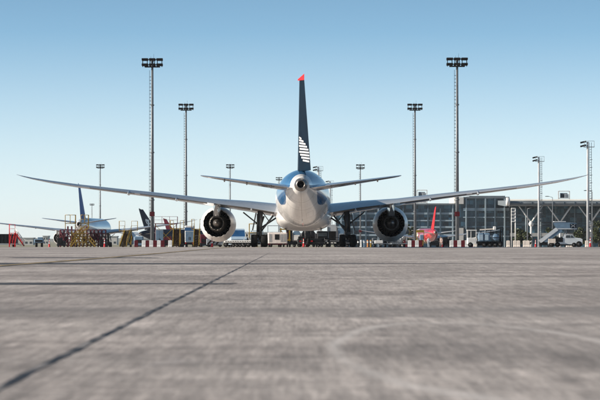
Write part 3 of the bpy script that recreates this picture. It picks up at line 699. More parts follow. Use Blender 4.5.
def roof_unit(px0, px1, py0, py1, D_, label, stand):
    x0, x1, z0, z1 = X(px0, D_), X(px1, D_), Z(py1, D_), Z(py0, D_)
    r = thing('rooftop_unit', label, 'rooftop unit', ((x0 + x1) / 2, D_, stand), 0, 'framed units on the terminal roof')
    w = (x1 - x0) / 2; h0, h1 = z0 - stand, z1 - stand
    b = MB()
    for sx in (-w, w):
        for y in (-.6, .6): b.bar((sx, y, 0), (sx, y, h1), .22)
    b.bar((-w, -.6, h1), (w, -.6, h1), .22); b.bar((-w, .6, h1), (w, .6, h1), .22); b.bar((-w, -.6, h0 + .1), (w, -.6, h0 + .1), .2); b.bar((-w, .6, h0 + .1), (w, .6, h0 + .1), .2)
    b.build('frame', M['whitep'], r)
    b = MB(); b.cbox(-w * .72, w * .62, -.5, .5, h0 + .15, h1 - .55, .08); b.cbox(w * .1, w * .8, -.62, .3, h0 + .1, h1 - .9, .08); b.build('casing', M['greyp'], r)
    b = MB()
    for k in range(7): b.span(-w * .66, w * .05, -.56, -.5, h0 + .35 + k * (h1 - h0 - 1.2) / 7, h0 + .45 + k * (h1 - h0 - 1.2) / 7)
    b.build('louvres', M['dark'], r)
roof_unit(558.5, 569.5, 191.2, 198.6, 985, 'white-framed unit on the canopy roof, left of the right edge mast', zb + zc0 + 2.2)
roof_unit(417, 427, 190.2, 203, 1012, 'white-framed unit on the lower terminal roof beside the medium mast', zb + TZ(203.4))

def street_lamp(px, py, D_, label, z0=None, side=-1):
    z0 = gz(D_) if z0 is None else z0; H = Z(py, D_) - z0
    r = thing('street_lamp', label, 'street lamp', (X(px, D_), D_, z0), 0, 'slim street lamps by the terminal')
    b = MB(); b.tube((0, 0, 0), (0, 0, H - .3), .14, .08, 8); b.tube((0, 0, H - .3), (side * 1.0, 0, H), .06, .05, 8); b.build('pole', M['mast'], r)
    b = MB(); b.rings([[(side * xx, y * w, H + z * w) for y, z in ((-.2, 0), (0, -.08), (.2, 0), (0, .12))] for xx, w in ((.9, .4), (1.2, 1), (1.9, 1), (2.2, .4))], False); b.build('lamp_head', M['lamp'], r)
street_lamp(592.2, 190.6, 830, 'slim white street lamp beside the right edge mast', side=-1)
street_lamp(552.5, 196.4, 940, 'slim street lamp poking over the canopy roof edge', side=-1)
street_lamp(527.5, 207.5, 700, 'slim lamp post standing in front of the branching canopy column', side=1)

def tree(px, py, D_, wpx, label, n=1500, seed=1):
    rnd = random.Random(seed); zb_ = gz(D_); H = Z(py, D_) - zb_; W = wpx * D_ / FPX / 2
    r = thing('tree', label, 'tree', (X(px, D_), D_, zb_), 0, 'bushy trees before the terminal')
    b = MB(); b.tube((0, 0, 0), (.1, 0, H * .45), .22, .13, 9)
    for k in range(6): a = k * 1.05 + rnd.random(); b.tube((.07, 0, H * (.25 + .04 * k)), (W * .55 * cos(a), W * .55 * sin(a), H * (.5 + .06 * k)), .08, .03, 6)
    b.build('trunk', M['bark'], r)
    c = MB(); clumps = [(rnd.uniform(-1, 1) * W * .72, rnd.uniform(-1, 1) * W * .72, H * rnd.uniform(.25, .88), rnd.uniform(.28, .5) * W) for _ in range(17)]
    for i in range(n):
        cx, cy, cz, cr = rnd.choice(clumps); v = Vector((rnd.gauss(0, 1), rnd.gauss(0, 1), rnd.gauss(0, .8))); v = v.normalized() * cr * rnd.uniform(.55, 1.08)
        p = Vector((cx, cy, max(.3, cz))) + v; p.z = max(.15, p.z); q = Matrix.Rotation(rnd.uniform(0, 6.3), 3, 'Z') @ Matrix.Rotation(rnd.uniform(-1.2, 1.2), 3, 'X'); s = rnd.uniform(.16, .34)
        c.cur = rnd.choice((0, 0, 1, 2)); c.add([p + q @ Vector(u) * s for u in ((-1, -.5, 0), (.2, -.7, .1), (1, .3, 0), (-.3, .7, -.1))], [(0, 1, 2, 3)])
    c.build('crown', LEAF, r)
LEAF = [mat('leaf_green', (.05, .065, .026), .6, var=.3, scale=2), mat('leaf_deep_green', (.025, .045, .018), .6, var=.3, scale=2), mat('leaf_olive', (.075, .085, .03), .6, var=.3, scale=2)]
tree(519, 227.5, 930, 12, 'bushy dark tree left of the branching canopy column', 1500, 3)
tree(527, 230.5, 925, 9, 'low bush just left of the branching canopy column\'s foot', 1000, 4)
tree(551, 226.5, 930, 10, 'bushy tree behind the stair truck\'s raised flight', 1200, 5)
tree(579, 227.5, 930, 15, 'wide tree right of the stair truck\'s covered landing', 1700, 6)
tree(599, 219.0, 900, 15, 'tallest tree, at the right edge of the picture', 2000, 8)
tree(410, 219.5, 940, 6, 'slim tree right of the right engine', 900, 9)

# far left skyline
def pale_block(px0, px1, py, D_, label):
    x0, x1, zb_ = X(px0, D_), X(px1, D_), gz(1530); H = Z(py, D_) - zb_; w = (x1 - x0) / 2
    r = thing('far_building', label, 'building', ((x0 + x1) / 2, D_, zb_), 0, 'far pale buildings on the skyline')
    b = MB(); b.span(-w, w, 0, 20, 0, H); b.build('wall', M['pale'], r)
    b = MB(); b.span(-w - .4, w + .4, -.4, 20.4, H, H + .7); b.build('roof', M['concrete'], r)
    b = MB(); n = max(2, int(2 * w / 4))
    for i in range(n):
        for k in range(max(1, int(H / 3.4))): b.span(-w + (i + .25) * 2 * w / n, -w + (i + .75) * 2 * w / n, -.08, .05, 1 + k * 3.2, 2.6 + k * 3.2)
    b.build('windows', M['glass'], r)
pale_block(24, 33, 238.5, 2500, 'far pale low building left of the dark equipment cart')
pale_block(43, 48, 236.5, 2700, 'far pale block right of the dark equipment cart')
pale_block(108, 117, 236.8, 2600, 'far pale block between the maroon scaffold and yellow stairs')
pale_block(139, 152, 239.0, 2500, 'far pale low building behind the tallest left mast')
pale_block(240, 268, 233.0, 2300, 'far pale building behind the left main gear')
hb = MB(); hv = []
for i in range(81):
    x = -4000 + i * 100; h = 16 + 9 * sin(i * .35) + 5 * sin(i * .9 + 1) + 4 * sin(i * 1.9)
    hv += [(x, 11000, -4), (x, 11600, h), (x, 12500, -4)]
hb.add(hv, [(3 * i + k, 3 * i + 3 + k, 3 * i + 4 + k, 3 * i + 1 + k) for i in range(80) for k in (0, 1)], True)
o = hb.build('hills', mat('far_hills', (.16, .17, .14), .9, var=.2, scale=.002)); o['kind'] = 'structure'

# ------------------------------------------------------------------ jersey barriers
def barrier_mesh(w, h, m):
    b = MB(); p = [(-.30, 0), (-.30, .16), (-.17, .36), (-.11, h - .05), (-.07, h), (.07, h), (.11, h - .05), (.17, .36), (.30, .16), (.30, 0)]
    b.rings([[(xx, y * k, z * kk) for y, z in p] for xx, k, kk in ((-w / 2, .92, .985), (-w / 2 + .03, 1, 1), (w / 2 - .03, 1, 1), (w / 2, .92, .985))], False)
    b.tube((0, 0, h - .02), (0, 0, h + .035), .06, n=10)
    for s in (-1, 1): b.span(s * w * .28 - .06, s * w * .28 + .06, -.315, -.28, 0, .09)
    return b.build('jersey_barrier', m)
protoW, protoR, protoC = barrier_mesh(.57, 1.04, M['whiteb']), barrier_mesh(.57, 1.04, M['redp']), barrier_mesh(.50, 1.0, M['cream'])
used = set()
def barrier(kind, px, D_, label):
    pr = dict(W=protoW, R=protoR, C=protoC)[kind]
    o = pr if kind not in used else pr.copy()
    if kind in used: COL.objects.link(o)
    used.add(kind); o.location = (X(px, D_), D_, gz(D_)); o.rotation_euler = (0, 0, random.uniform(-.03, .03))
    tag(o, label, 'barrier', 'red and white jersey barriers at the apron edge')
rowA = [('R', 136.2), ('W', 143.8), ('R', 147.5), ('W', 151.3), ('R', 155.1), ('W', 158.9), ('R', 162.7), ('W', 170.2)]
rowB = [('R', 405.5), ('W', 409.6), ('R', 413.2), ('W', 416.9), ('R', 420.5)]
rowC = [('W', 451.6), ('R', 455.4), ('W', 459.2), ('R', 463.0), ('W', 466.8), ('R', 471.0), ('W', 475.2)]
rowD = [('C', 508.2), ('C', 514.8), ('C', 518.4), ('C', 524.6), ('C', 528.0), ('C', 567.8), ('C', 571.6), ('C', 586.8)]
for row, where in ((rowA, 'in the row under the tallest left mast'), (rowB, 'in the short row right of the right engine'), (rowC, 'in the row under the tallest right mast'), (rowD, 'in the row below the branching columns')):
    cnt = {'W': 0, 'R': 0, 'C': 0}; tot = {k: sum(1 for r in row if r[0] == k) for k in 'WRC'}
    for k, px in row:
        nm = dict(W='white', R='dark red', C='cream')[k]
        barrier(k, px, 482, f'{ORD[cnt[k]]} {nm} barrier from the left {where}'); cnt[k] += 1

# ------------------------------------------------------------------ traffic cones and bollards
def cone_obj(h):
    r = thing('traffic_cone', 'cone', 'traffic cone', group='red and white traffic cones')
    b = MB(); b.cbox(-.2, .2, -.2, .2, 0, .05, .04); b.build('base', M['black'], r)
    b = MB(); b.lathe((0, 0, 0), (0, 0, 1), [(.05, .15), (h * .42, .105), (h * .421, .1), (h, .03), (h + .01, .0)], 18); b.build('body', M['red'], r)
    for z0, z1 in ((.45, .62), (.74, .88)):
        b = MB(); rr = lambda t: .15 - .12 * t + .006
        b.lathe((0, 0, 0), (0, 0, 1), [(h * z0, rr(z0)), (h * z1, rr(z1))], 18); b.build('reflective_band', M['whiteb'], r)
    return r
cone = cone_obj(.95)
for i, (px, D_, sc, lab) in enumerate(((303.6, 343, 1.0, 'traffic cone under the big airliner\'s tail, before the nose gear'), (212, 343, 1.0, 'traffic cone under the left engine of the big airliner'), (535.6, 452, 1.15, 'traffic cone at the foot of the stair truck\'s flight'), (590.3, 470, 1.5, 'traffic cone at the foot of the right edge ladder mast'),
                                       (49.4, 560, 1.5, 'traffic cone left of the maroon scaffold, by the white engine'), (104.6, 560, 1.6, 'traffic cone at the right end of the maroon scaffold'), (442.2, 560, 1.3, 'traffic cone left of the tallest right mast'), (306.2, 350, .7, 'short traffic cone right of the one before the nose gear'))):
    o = place(cone, i == 0, (X(px, D_), D_, gz(D_)), 0, lab); o.scale = (sc * .8, sc * .8, sc)
for i, (px, mm, lab) in enumerate(((361.2, 'whiteb', 'leftmost white bollard in the row left of the right engine'), (364.3, 'bluegrey', 'blue grey bollard in the row left of the right engine'), (367.7, 'orange', 'orange bollard with white cap left of the right engine'), (370.8, 'yellow', 'yellow bollard at the right end of the row'), (358.3, 'dark', 'black bollard next to the right main gear wheels'))):
    D_ = 392; r = thing('bollard', lab, 'bollard', (X(px, D_), D_, gz(D_)), 0, 'bollards in a row by the right engine')
    b = MB(); b.lathe((0, 0, 0), (0, 0, 1), [(0, .15), (.04, .15), (.05, .115), (.80, .11), (.86, .08), (.88, 0)], 16); b.build('post', M[mm], r)
    b = MB(); b.lathe((0, 0, 0), (0, 0, 1), [(.52, .119), (.70, .117)], 16); b.build('band', M['whiteb'], r)

# ------------------------------------------------------------------ wheels and simple vehicle pieces
def tyre(c, r, w, parent, axis=(1, 0, 0)):
    t = MB(); t.lathe(c, axis, [(-w / 2, r * .5), (-w / 2, r * .88), (-w * .3, r), (w * .3, r), (w / 2, r * .88), (w / 2, r * .5)], 20, True, True)
    o = t.build('wheel', M['black'], parent)
    h = MB(); h.lathe(c, axis, [(-w / 2 - .02, .0), (-w / 2 - .02, r * .38), (-w / 2 + .03, r * .52), (w / 2 - .03, r * .52), (w / 2 + .02, r * .38), (w / 2 + .02, 0)], 14, True); h.build('rim', M['gear'], o)
    return o
def rails(b, pts, h, r=.025, mids=(.5,), posts=True):
    for p, q in zip(pts, pts[1:]):
        p, q = Vector(p), Vector(q); up = Vector((0, 0, h))
        b.tube(p + up, q + up, r, n=6)
        for m in mids: b.tube(p + up * m, q + up * m, r * .8, n=6)
    if posts:
        for p in pts: b.tube(p, Vector(p) + Vector((0, 0, h)), r, n=6)

def boarding_stairs(label, px, D_, w, H, lean=0.0, mf='yellow', deck=1.3, wing=0.0, rail_h=1.15, group='yellow maintenance stairs', rz=0):
    r = thing('maintenance_stairs', label, 'stairs', (X(px, D_), D_, gz(D_)), rz, group); run = H * .9
    for s in (-1, 1):
        b = MB(); b.bar((s * w / 2 - lean, 0, .25), (s * w / 2 + lean * .3, run, H), .1, .34); b.build('stringer', M[mf], r)
        b = MB()
        for t in (0, .33, .66, 1): p = Vector((s * w / 2 - lean + 1.3 * lean * t, run * t, .3 + (H - .3) * t)); b.tube(p, p + Vector((0, 0, 1.0)), .03, n=6)
        b.tube((s * w / 2 - lean, 0, 1.3), (s * w / 2 + lean * .3, run, H + 1.0), .035, n=6); b.tube((s * w / 2 - lean, 0, .8), (s * w / 2 + lean * .3, run, H + .5), .025, n=6); b.build('handrail', M[mf], r)
    n = int(H / .24)
    b = MB()
    for k in range(n): t = (k + .5) / n; b.box((-lean + 1.3 * lean * t, run * t, .25 + (H - .25) * t), (w - .1, .28, .05)); b.box((-lean + 1.3 * lean * t, run * t + .13, .25 + (H - .25) * t - .1), (w - .1, .03, .16))
    b.build('treads', M['brown'], r)
    b = MB(); b.box((lean * .3, run + deck / 2, H), (w + .2 + wing * 2, deck, .12)); b.build('platform', M[mf], r)
    W2 = w / 2 + .1 + wing
    for s in (-1, 1):
        b = MB(); rails(b, [(lean * .3 + s * w / 2, run + .03, H + .06), (lean * .3 + s * W2, run + .03, H + .06), (lean * .3 + s * W2, run + deck, H + .06)] if wing else [(lean * .3 + s * W2, run, H + .06), (lean * .3 + s * W2, run + deck, H + .06)], rail_h, .035); b.build('guard_rail', M[mf], r)
    b = MB()
    for s in (-1, 1):
        b.bar((s * w / 2, run + deck - .1, .25), (lean * .3 + s * w / 2, run + deck - .1, H), .12); b.bar((s * w / 2, .2, .25), (s * w / 2, run + deck, .25), .12, .14); b.bar((s * w / 2, run * .5, .25), (lean * .3 + s * w / 2, run + deck - .1, H * .7), .08)
        b.bar((s * w / 2, run * .4, .25), (s * w / 2, run * .75, H * .7), .08)
    b.bar((-w / 2, run + deck - .1, .3), (w / 2, run + deck - .1, H * .9), .07); b.bar((w / 2, run + deck - .1, .3), (-w / 2, run + deck - .1, H * .9), .07)
    b.build('undercarriage', M[mf], r)
    for s in (-1, 1):
        for y in (.35, run + deck - .4): tyre((s * (w / 2 + .1), y, .25), .25, .16, r)
    return r
boarding_stairs('leaning yellow stairs with two railed platform wings, right of the maroon scaffold', 126.4, 600, 1.25, 3.15, .62, wing=1.0, rail_h=1.75)
boarding_stairs('yellow stairs with wide brown treads, before the railed work platform', 176.2, 500, 1.05, 2.95, .0, wing=.45, rail_h=1.2)
boarding_stairs('yellow stairs just left of the big airliner\'s left engine', 196.5, 500, .85, 2.85, .05, wing=.35, rail_h=1.5)
# railed work platform behind the second stairs
D_ = 530; r = thing('work_platform', 'railed maroon work platform behind the middle yellow stairs', 'work platform', (X(166, D_), D_, gz(D_)))
H = Z(223.3, D_) - gz(D_); hw = 1.9
b = MB(); b.box((0, 0, H - .08), (2 * hw, 1.6, .14)); b.build('deck', M['maroon'], r)
b = MB(); rails(b, [(-hw, -.75, H), (-hw / 3, -.75, H), (hw / 3, -.75, H), (hw, -.75, H), (hw, .75, H)], 1.1, .03); b.build('guard_rail', M['maroon'], r)
for sx in (-1, 1):
    for sy in (-1, 1):
        b = MB(); b.bar((sx * hw * .92, sy * .7, 0), (sx * hw * .92, sy * .7, H - .1), .1); b.build('leg', M['maroon'], r)
b = MB(); b.bar((-hw * .92, -.72, .3), (hw * .92, -.72, H - .3), .07); b.bar((hw * .92, -.72, .3), (-hw * .92, -.72, H - .3), .07); b.build('cross_brace', M['yellow'], r)

# ------------------------------------------------------------------ maroon docking scaffold with yellow stair flights
D_ = 845; k_ = D_ / FPX; zb_ = gz(D_)
r = thing('docking_scaffold', 'maroon tube scaffold with yellow stair flights round a white airliner\'s tail', 'scaffold', (X(82, D_), D_, zb_))
H = Z(230, D_) - zb_; xl, xr = X(60, D_) - X(82, D_), X(105.5, D_) - X(82, D_)
b = MB(); NC = 13; cols = [xl + (xr - xl) * i / (NC - 1) for i in range(NC)]
for y in (0, 2.2):
    for i, x in enumerate(cols):
        b.tube((x, y, 0), (x, y, H + (1.0 if i in (2, 3, 7) else 0)), .13, n=6)
        for lev in (.12, .3, .46, .62, .8, 1.0):
            if i < NC - 1: b.tube((x, y, H * lev), (cols[i + 1], y, H * lev), .14, n=6)
        if i < NC - 1:
            b.tube((x, y, H * .02), (cols[i + 1], y, H * .62), .075, n=6)
            if i % 2 == 0: b.tube((x, y, H), (cols[i + 1], y, H * .3), .075, n=6)
for x in cols: b.tube((x, 0, H), (x, 2.2, H), .09, n=6); b.tube((x, 0, H * .62), (x, 2.2, H * .62), .09, n=6)
b.build('tube_frame', M['maroon'], r)
for i in (0, 1, 3, 6, 8, 9, 10):
    b = MB(); zz0 = (0.12, .3, .46, .3, .12, .46, .3)[i % 7] * H; b.span(cols[i] + .06, cols[i + 1] - .06, 2.30, 2.36, zz0, zz0 + .34 * H); b.build('screen_panel', M['maroon'], r)
for i in (0, 2, 4, 7, 9):
    b = MB(); b.tube((cols[i], -.2, .1), (cols[i + 2], -.2, H * .98), .10, n=6); b.tube((cols[i + 2], -.25, .1), (cols[i], -.25, H * .98), .10, n=6); b.build('cross_brace', M['maroon'], r)
b = MB(); b.box(((cols[0] + cols[4]) / 2, 1.1, H + .05), (cols[4] - cols[0], 2.4, .12)); b.box(((cols[8] + cols[12]) / 2, 1.1, H + .05), (cols[12] - cols[8], 2.4, .12)); b.box((0, 1.1, H * .62 + .06), (xr - xl, 2.4, .1)); b.build('deck', M['dark'], r)
for i, (p0, p1) in enumerate(((65.2, 75.2), (81, 88.2))):
    b = MB(); x0, x1 = X(p0, D_) - X(82, D_), X(p1, D_) - X(82, D_); z0 = Z(223.5, D_) - zb_
    b.box(((x0 + x1) / 2, 1.0, z0), (x1 - x0, 2.0, .16)); rails(b, [(x0, 0, z0), ((x0 + x1) / 2, 0, z0), (x1, 0, z0), (x1, 2, z0)], 2.25, .085, mids=(.5,) if i else ())
    for x in (x0, x1): b.tube((x, .3, H), (x, .3, z0), .1, n=6)
    b.build('upper_platform', M['yellow'], r)
for i, (xa, xb, za, zt_) in enumerate(((-2.9, .6, .3, H * .98), (2.4, -1.3, .4, H * .62), (-2.0, 1.9, H * .6, H * 1.15), (1.6, 3.6, H * .55, H * .06))):
    y = -.9 - .12 * i; b = MB()
    for dz in (0, 1.0): b.bar((xa, y, za + dz), (xb, y, zt_ + dz), .14, .2 if dz else .3)
    for t in (0, .25, .5, .75, 1): x = xa + (xb - xa) * t; z = za + (zt_ - za) * t; b.tube((x, y, z), (x, y, z + 1.0), .06, n=6); b.box((x, y + .4, z), (.5, .8, .06))
    b.build('stair_flight', M['yellow'], r)
b = MB()
for i in range(5): b.bar((-2.6 + .95 * i, -1.4, .1), (-2.6 + .95 * i, -1.4, H * .98), .13)
for i in range(4):
    for z in (.3, .55, .8): b.bar((-2.6 + .95 * i, -1.4, H * z), (-1.65 + .95 * i, -1.4, H * z), .11)
    b.bar((-2.6 + .95 * i, -1.42, H * .1), (-1.65 + .95 * i, -1.42, H * .5), .09); b.bar((-1.65 + .95 * i, -1.42, H * .45), (-2.6 + .95 * i, -1.42, H * .95), .09)
b.build('yellow_frame', M['yellow'], r)

# ------------------------------------------------------------------ far left: covered trailer, red and white stairs, dark cart
D_ = 500
r = thing('covered_trailer', 'dark covered trailer cut by the left picture edge', 'trailer', (X(6, D_), D_, gz(D_)))
b = MB(); b.cbox(-2.2, 1.55, 0, 4.0, .62, Z(234, D_) - gz(D_), .12); b.build('cover', M['dark'], r)
b = MB()
for k in range(7): b.span(-2.1 + k * .55, -2.04 + k * .55, -.03, .0, .7, Z(235, D_) - gz(D_))
b.build('cover_seams', M['black'], r)
b = MB(); b.span(-2.3, 1.65, -.1, 4.1, .42, .6); b.bar((1.6, .5, .5), (2.4, .5, .35), .08); b.build('chassis', M['greyp'], r)
for x in (-1.6, 1.1):
    for y in (.5, 3.4): tyre((x, y, .34), .34, .22, r)
D_ = 490
r = thing('access_stairs', 'red and white railed access stairs by the dark trailer', 'stairs', (X(17, D_), D_, gz(D_)))
H = Z(233.2, D_) - gz(D_)
for y in (0, .9):
    b = MB(); b.bar((1.05, y, .2), (-.3, y, H), .1, .16); b.build('stringer', M['redp'], r)
    b = MB(); b.tube((1.05, y, 1.0), (-.3, y, H + .75), .04, n=6); b.tube((1.05, y, .6), (-.3, y, H + .4), .03, n=6)
    for t in (0, .35, .7, 1): b.tube((1.05 - 1.35 * t, y, .2 + (H - .2) * t), (1.05 - 1.35 * t, y, 1.0 + (H - .25) * t), .035, n=6)
    b.build('handrail', M['whitep'], r)
b = MB()
for k in range(8): t = (k + .5) / 8; b.box((1.05 - 1.35 * t, .45, .2 + (H - .2) * t), (.24, .85, .05))
b.build('treads', M['whitep'], r)
b = MB(); 
for k in range(5): t = k / 5; b.tube((1.0 - 1.3 * t, -.06, .25 + (H - .3) * t), (1.0 - 1.3 * t - .35, -.06, 1.05 + (H - .3) * t), .035, n=6); b.tube((1.0 - 1.3 * t - .3, -.07, .5 + (H - .3) * t), (1.0 - 1.3 * t - .02, -.07, .95 + (H - .3) * t), .03, n=6)
for k in range(3): b.tube((-1.2 + .42 * k, -.05, .15), (-.8 + .42 * k, -.05, H), .04, n=6)
b.box((-.75, .45, H), (.95, 1.0, .1)); rails(b, [(-.3, 0, H), (-1.2, 0, H), (-1.2, .9, H)], 1.35, .035)
for x in (-.35, -1.2):
    for y in (0, .9): b.bar((x, y, 0), (x, y, H), .09)
b.bar((-1.2, 0, .2), (-.35, 0, H - .1), .07); b.bar((-.35, 0, .2), (-1.2, 0, H - .1), .07); b.build('landing', M['red'], r)
D_ = 520
r = thing('equipment_cart', 'dark boxy equipment cart standing alone near the left edge', 'cart', (X(38.7, D_), D_, gz(D_)))
b = MB(); b.cbox(-.72, .75, 0, 1.6, .78, 1.35, .08); b.cbox(-.2, .62, .1, 1.4, 1.35, 1.65, .06); b.build('casing', M['bluegrey'], r)
b = MB(); b.span(-.6, .6, -.03, .0, .9, 1.2); b.build('grille', M['dark'], r)
b = MB(); b.span(-.66, .68, .05, 1.5, .66, .775); b.bar((-.4, .2, .3), (-.4, .2, .7), .16); b.bar((.45, .2, .3), (.45, .2, .7), .16); b.build('chassis', M['dark'], r)
for x in (-.42, .46):
    for y in (.2, 1.3): tyre((x, y, .34), .34, .26, r)

# ------------------------------------------------------------------ left middle: counterweight box, cabinet, narrow service truck
D_ = 505; r = thing('equipment_box', 'blue grey rounded box left of the white and red barrier row', 'equipment box', (X(138.6, D_), D_, gz(D_)))
b = MB(); b.cbox(-.75, .75, 0, 1.3, .3, Z(236.3, D_) - gz(D_), .16); b.build('casing', M['bluegrey'], r)
b = MB(); b.span(-.5, .5, -.025, 0, .7, 1.2); b.build('grille', M['dark'], r); b = MB(); b.span(-.7, .7, .1, 1.2, .12, .3); b.build('skid', M['dark'], r)
for x in (-.5, .5): tyre((x, .3, .2), .2, .15, r)
D_ = 510; r = thing('electrical_cabinet', 'tall pale grey cabinet behind the barriers, under the work platform', 'cabinet', (X(159.4, D_), D_, gz(D_)))
b = MB(); b.cbox(-.6, .6, 0, .8, .1, Z(229.8, D_) - gz(D_), .04); b.build('casing', M['greyp'], r)
for s in (-1, 1): b = MB(); b.span(min(s * .03, s * .56), max(s * .03, s * .56), -.02, 0, .25, Z(230.5, D_) - gz(D_)); d = b.build('door', M['bluegrey'], r); b = MB(); b.span(s * .08 - .02, s * .08 + .02, -.05, -.02, 1.1, 1.4); b.build('handle', M['dark'], d)
b = MB(); b.span(-.65, .65, -.05, .85, 0, .1); b.build('plinth', M['concrete'], r)
D_ = 520; r = thing('service_truck', 'narrow white service truck with deep blue band, seen from behind', 'truck', (X(189.4, D_), D_, gz(D_)))
zt = Z(225.6, D_) - gz(D_)
b = MB(); b.cbox(-.72, .72, 0, 4.5, .85, zt, .1); b.build('body', M['whitep'], r)
b = MB(); b.span(-.73, .73, -.02, 4.0, zt - .85, zt - .3); b.build('blue_band', M['bpanel'], r)
for s in (-1, 1): b = MB(); b.span(min(s * .03, s * .66), max(s * .03, s * .66), -.03, 0, .95, zt - .95); d = b.build('rear_door', M['bluegrey'], r); b = MB(); b.span(s * .1 - .02, s * .1 + .02, -.06, -.03, 1.2, 1.7); b.build('handle', M['dark'], d)
b = MB(); b.span(-.7, .7, -.15, 4.6, .5, .84); b.build('chassis', M['dark'], r)
for s in (-1, 1): b = MB(); b.span(s * .6 - .08, s * .6 + .08, -.19, -.15, .6, .75); b.build('tail_light', M['red'], r)
for x in (-.55, .55):
    for y in (.8, 3.6): tyre((x, y, .42), .42, .26, r)

# ------------------------------------------------------------------ ground equipment under the big airliner
D_ = 375; kx = D_ / FPX
r = thing('flat_transporter', 'long low white flatbed transporter left of the left main gear', 'transporter', (X(237, D_), D_, gz(D_)), 0)
b = MB(); b.cbox(-1.5, 1.75, 0, 1.7, .52, .80, .05); b.build('deck', M['whitep'], r)
b = MB(); b.span(-1.45, 1.7, .1, 1.6, .38, .52)
for k in range(11): b.tube((-1.3 + .28 * k, -.02, .66), (-1.3 + .28 * k, .02, .66), .05, n=8)
b.build('roller_chassis', M['dark'], r)
for x in (-1.3, -.4, .0, .4, .8, 1.35):
    tyre((x, .15, .20 if abs(x) < 1.2 else .3), .20 if abs(x) < 1.2 else .3, .18, r, (0, 1, 0))
D_ = 372; r = thing('ramp_unit', 'small pale grey unit with black diagonal stripes under the left engine', 'ramp unit', (X(214.5, D_), D_, gz(D_)))
b = MB(); b.cbox(-.95, .95, 0, 1.4, .28, .98, .05); b.build('body', M['greyp'], r)
b = MB()
for x in (-.55, -.05, .45): b.bar((x - .25, -.03, .32), (x + .3, -.03, .92), .05, .17)
b.build('warning_stripes', M['black'], r)
b = MB(); b.span(-.85, .85, .1, 1.3, .16, .28); b.build('chassis', M['dark'], r)
for x in (-.65, .65): tyre((x, .2, .2), .2, .15, r, (0, 1, 0))

def van(label, px, D_, w, H, rz, mb, group=None):
    r = thing('van', label, 'van', (X(px, D_), D_, gz(D_)), rz, group)
    b = MB(); h = w / 2; p = lambda y, z0, z1, k: [(-h, y, z0), (h, y, z0), (h, y, z0 + (z1 - z0) * .55), (h * k, y, z1), (-h * k, y, z1), (-h, y, z0 + (z1 - z0) * .55)]
    b.rings([p(0, .45, 1.0, .98), p(.12, .35, 1.12, .97), p(.9, .32, 1.25, .96), p(1.5, .32, H - .08, .88), p(2.2, .32, H, .86), p(4.3, .32, H, .86), p(4.6, .4, H - .12, .85)], False); b.build('body', mb, r)
    b = MB(); b.add([(-h * .86, .93, 1.30), (h * .86, .93, 1.30), (h * .80, 1.42, H - .18), (-h * .80, 1.42, H - .18)], [(0, 1, 2, 3)]); b.add([(-h * .86, .98, 1.30), (h * .86, .98, 1.30), (h * .80, 1.47, H - .18), (-h * .80, 1.47, H - .18)], [(0, 1, 2, 3)]); b.build('windscreen', M['bpanel'], r)
    for s in (-1, 1):
        b = MB(); b.cbox(s * h * .72 - .16, s * h * .72 + .16, -.04, .1, .72, .92, .03); b.build('headlight', M['lens'], r)
        b = MB(); q = [(s * (h + .0), 1.6, 1.3), (s * (h + .0), 4.1, 1.3), (s * h * .93, 4.1, H - .3), (s * h * .93, 1.85, H - .3)]; b.rings([q, [(a + s * .03, y, z) for a, y, z in q]], False); b.build('side_window', M['glass'], r)
        b = MB(); b.cbox(s * (h + .14) - .1, s * (h + .14) + .1, 1.1, 1.25, 1.3, 1.65, .03); b.build('mirror', M['dark'], r)
    b = MB(); b.cbox(-h * .98, h * .98, -.08, .15, .35, .62, .05); b.build('bumper', M['greyp'], r)
    for x in (-h + .12, h - .12):
        for y in (.85, 3.7): tyre((x, y, .34), .34, .22, r)
    return r
van('pale blue van with deep blue windscreen behind the flatbed transporter', 239, 392, 1.95, 2.25, .12, mat('pale_blue_paint', (.42, .55, .66), .35, var=.08, coat=.4))
D_ = 385; r = thing('yellow_frame', 'open yellow tube frame just left of the left main gear', 'frame', (X(253.2, D_), D_, gz(D_)))
H = Z(223.8, D_) - gz(D_)
for x in (-.48, .48):
    for y in (0, 1.2): b = MB(); b.tube((x, y, 0), (x, y, H), .05, n=8); b.build('post', M['yellow'], r)
b = MB()
for z in (H, H * .62):
    for y in (0, 1.2): b.tube((-.48, y, z), (.48, y, z), .045, n=8)
    for x in (-.48, .48): b.tube((x, 0, z), (x, 1.2, z), .045, n=8)
b.tube((-.48, 0, .2), (.48, 0, H * .62), .035, n=6); b.build('cross_tubes', M['yellow'], r)
D_ = 380; r = thing('step_ladder', 'white step ladder leaning between the van and yellow frame', 'ladder', (X(249, D_), D_, gz(D_)))
b = MB()
for y in (0, .5): b.bar((.25, y, 0), (-.25, y, 1.9), .07)
for k in range(7): b.box((.25 - .5 * (k + .5) / 7, .25, .1 + 1.8 * (k + .5) / 7), (.14, .5, .04))
b.build('rungs', M['whitep'], r); b = MB()
for y in (0, .5): b.bar((-.9, y, 0), (-.25, y, 1.85), .05)
b.build('rear_legs', M['whitep'], r)

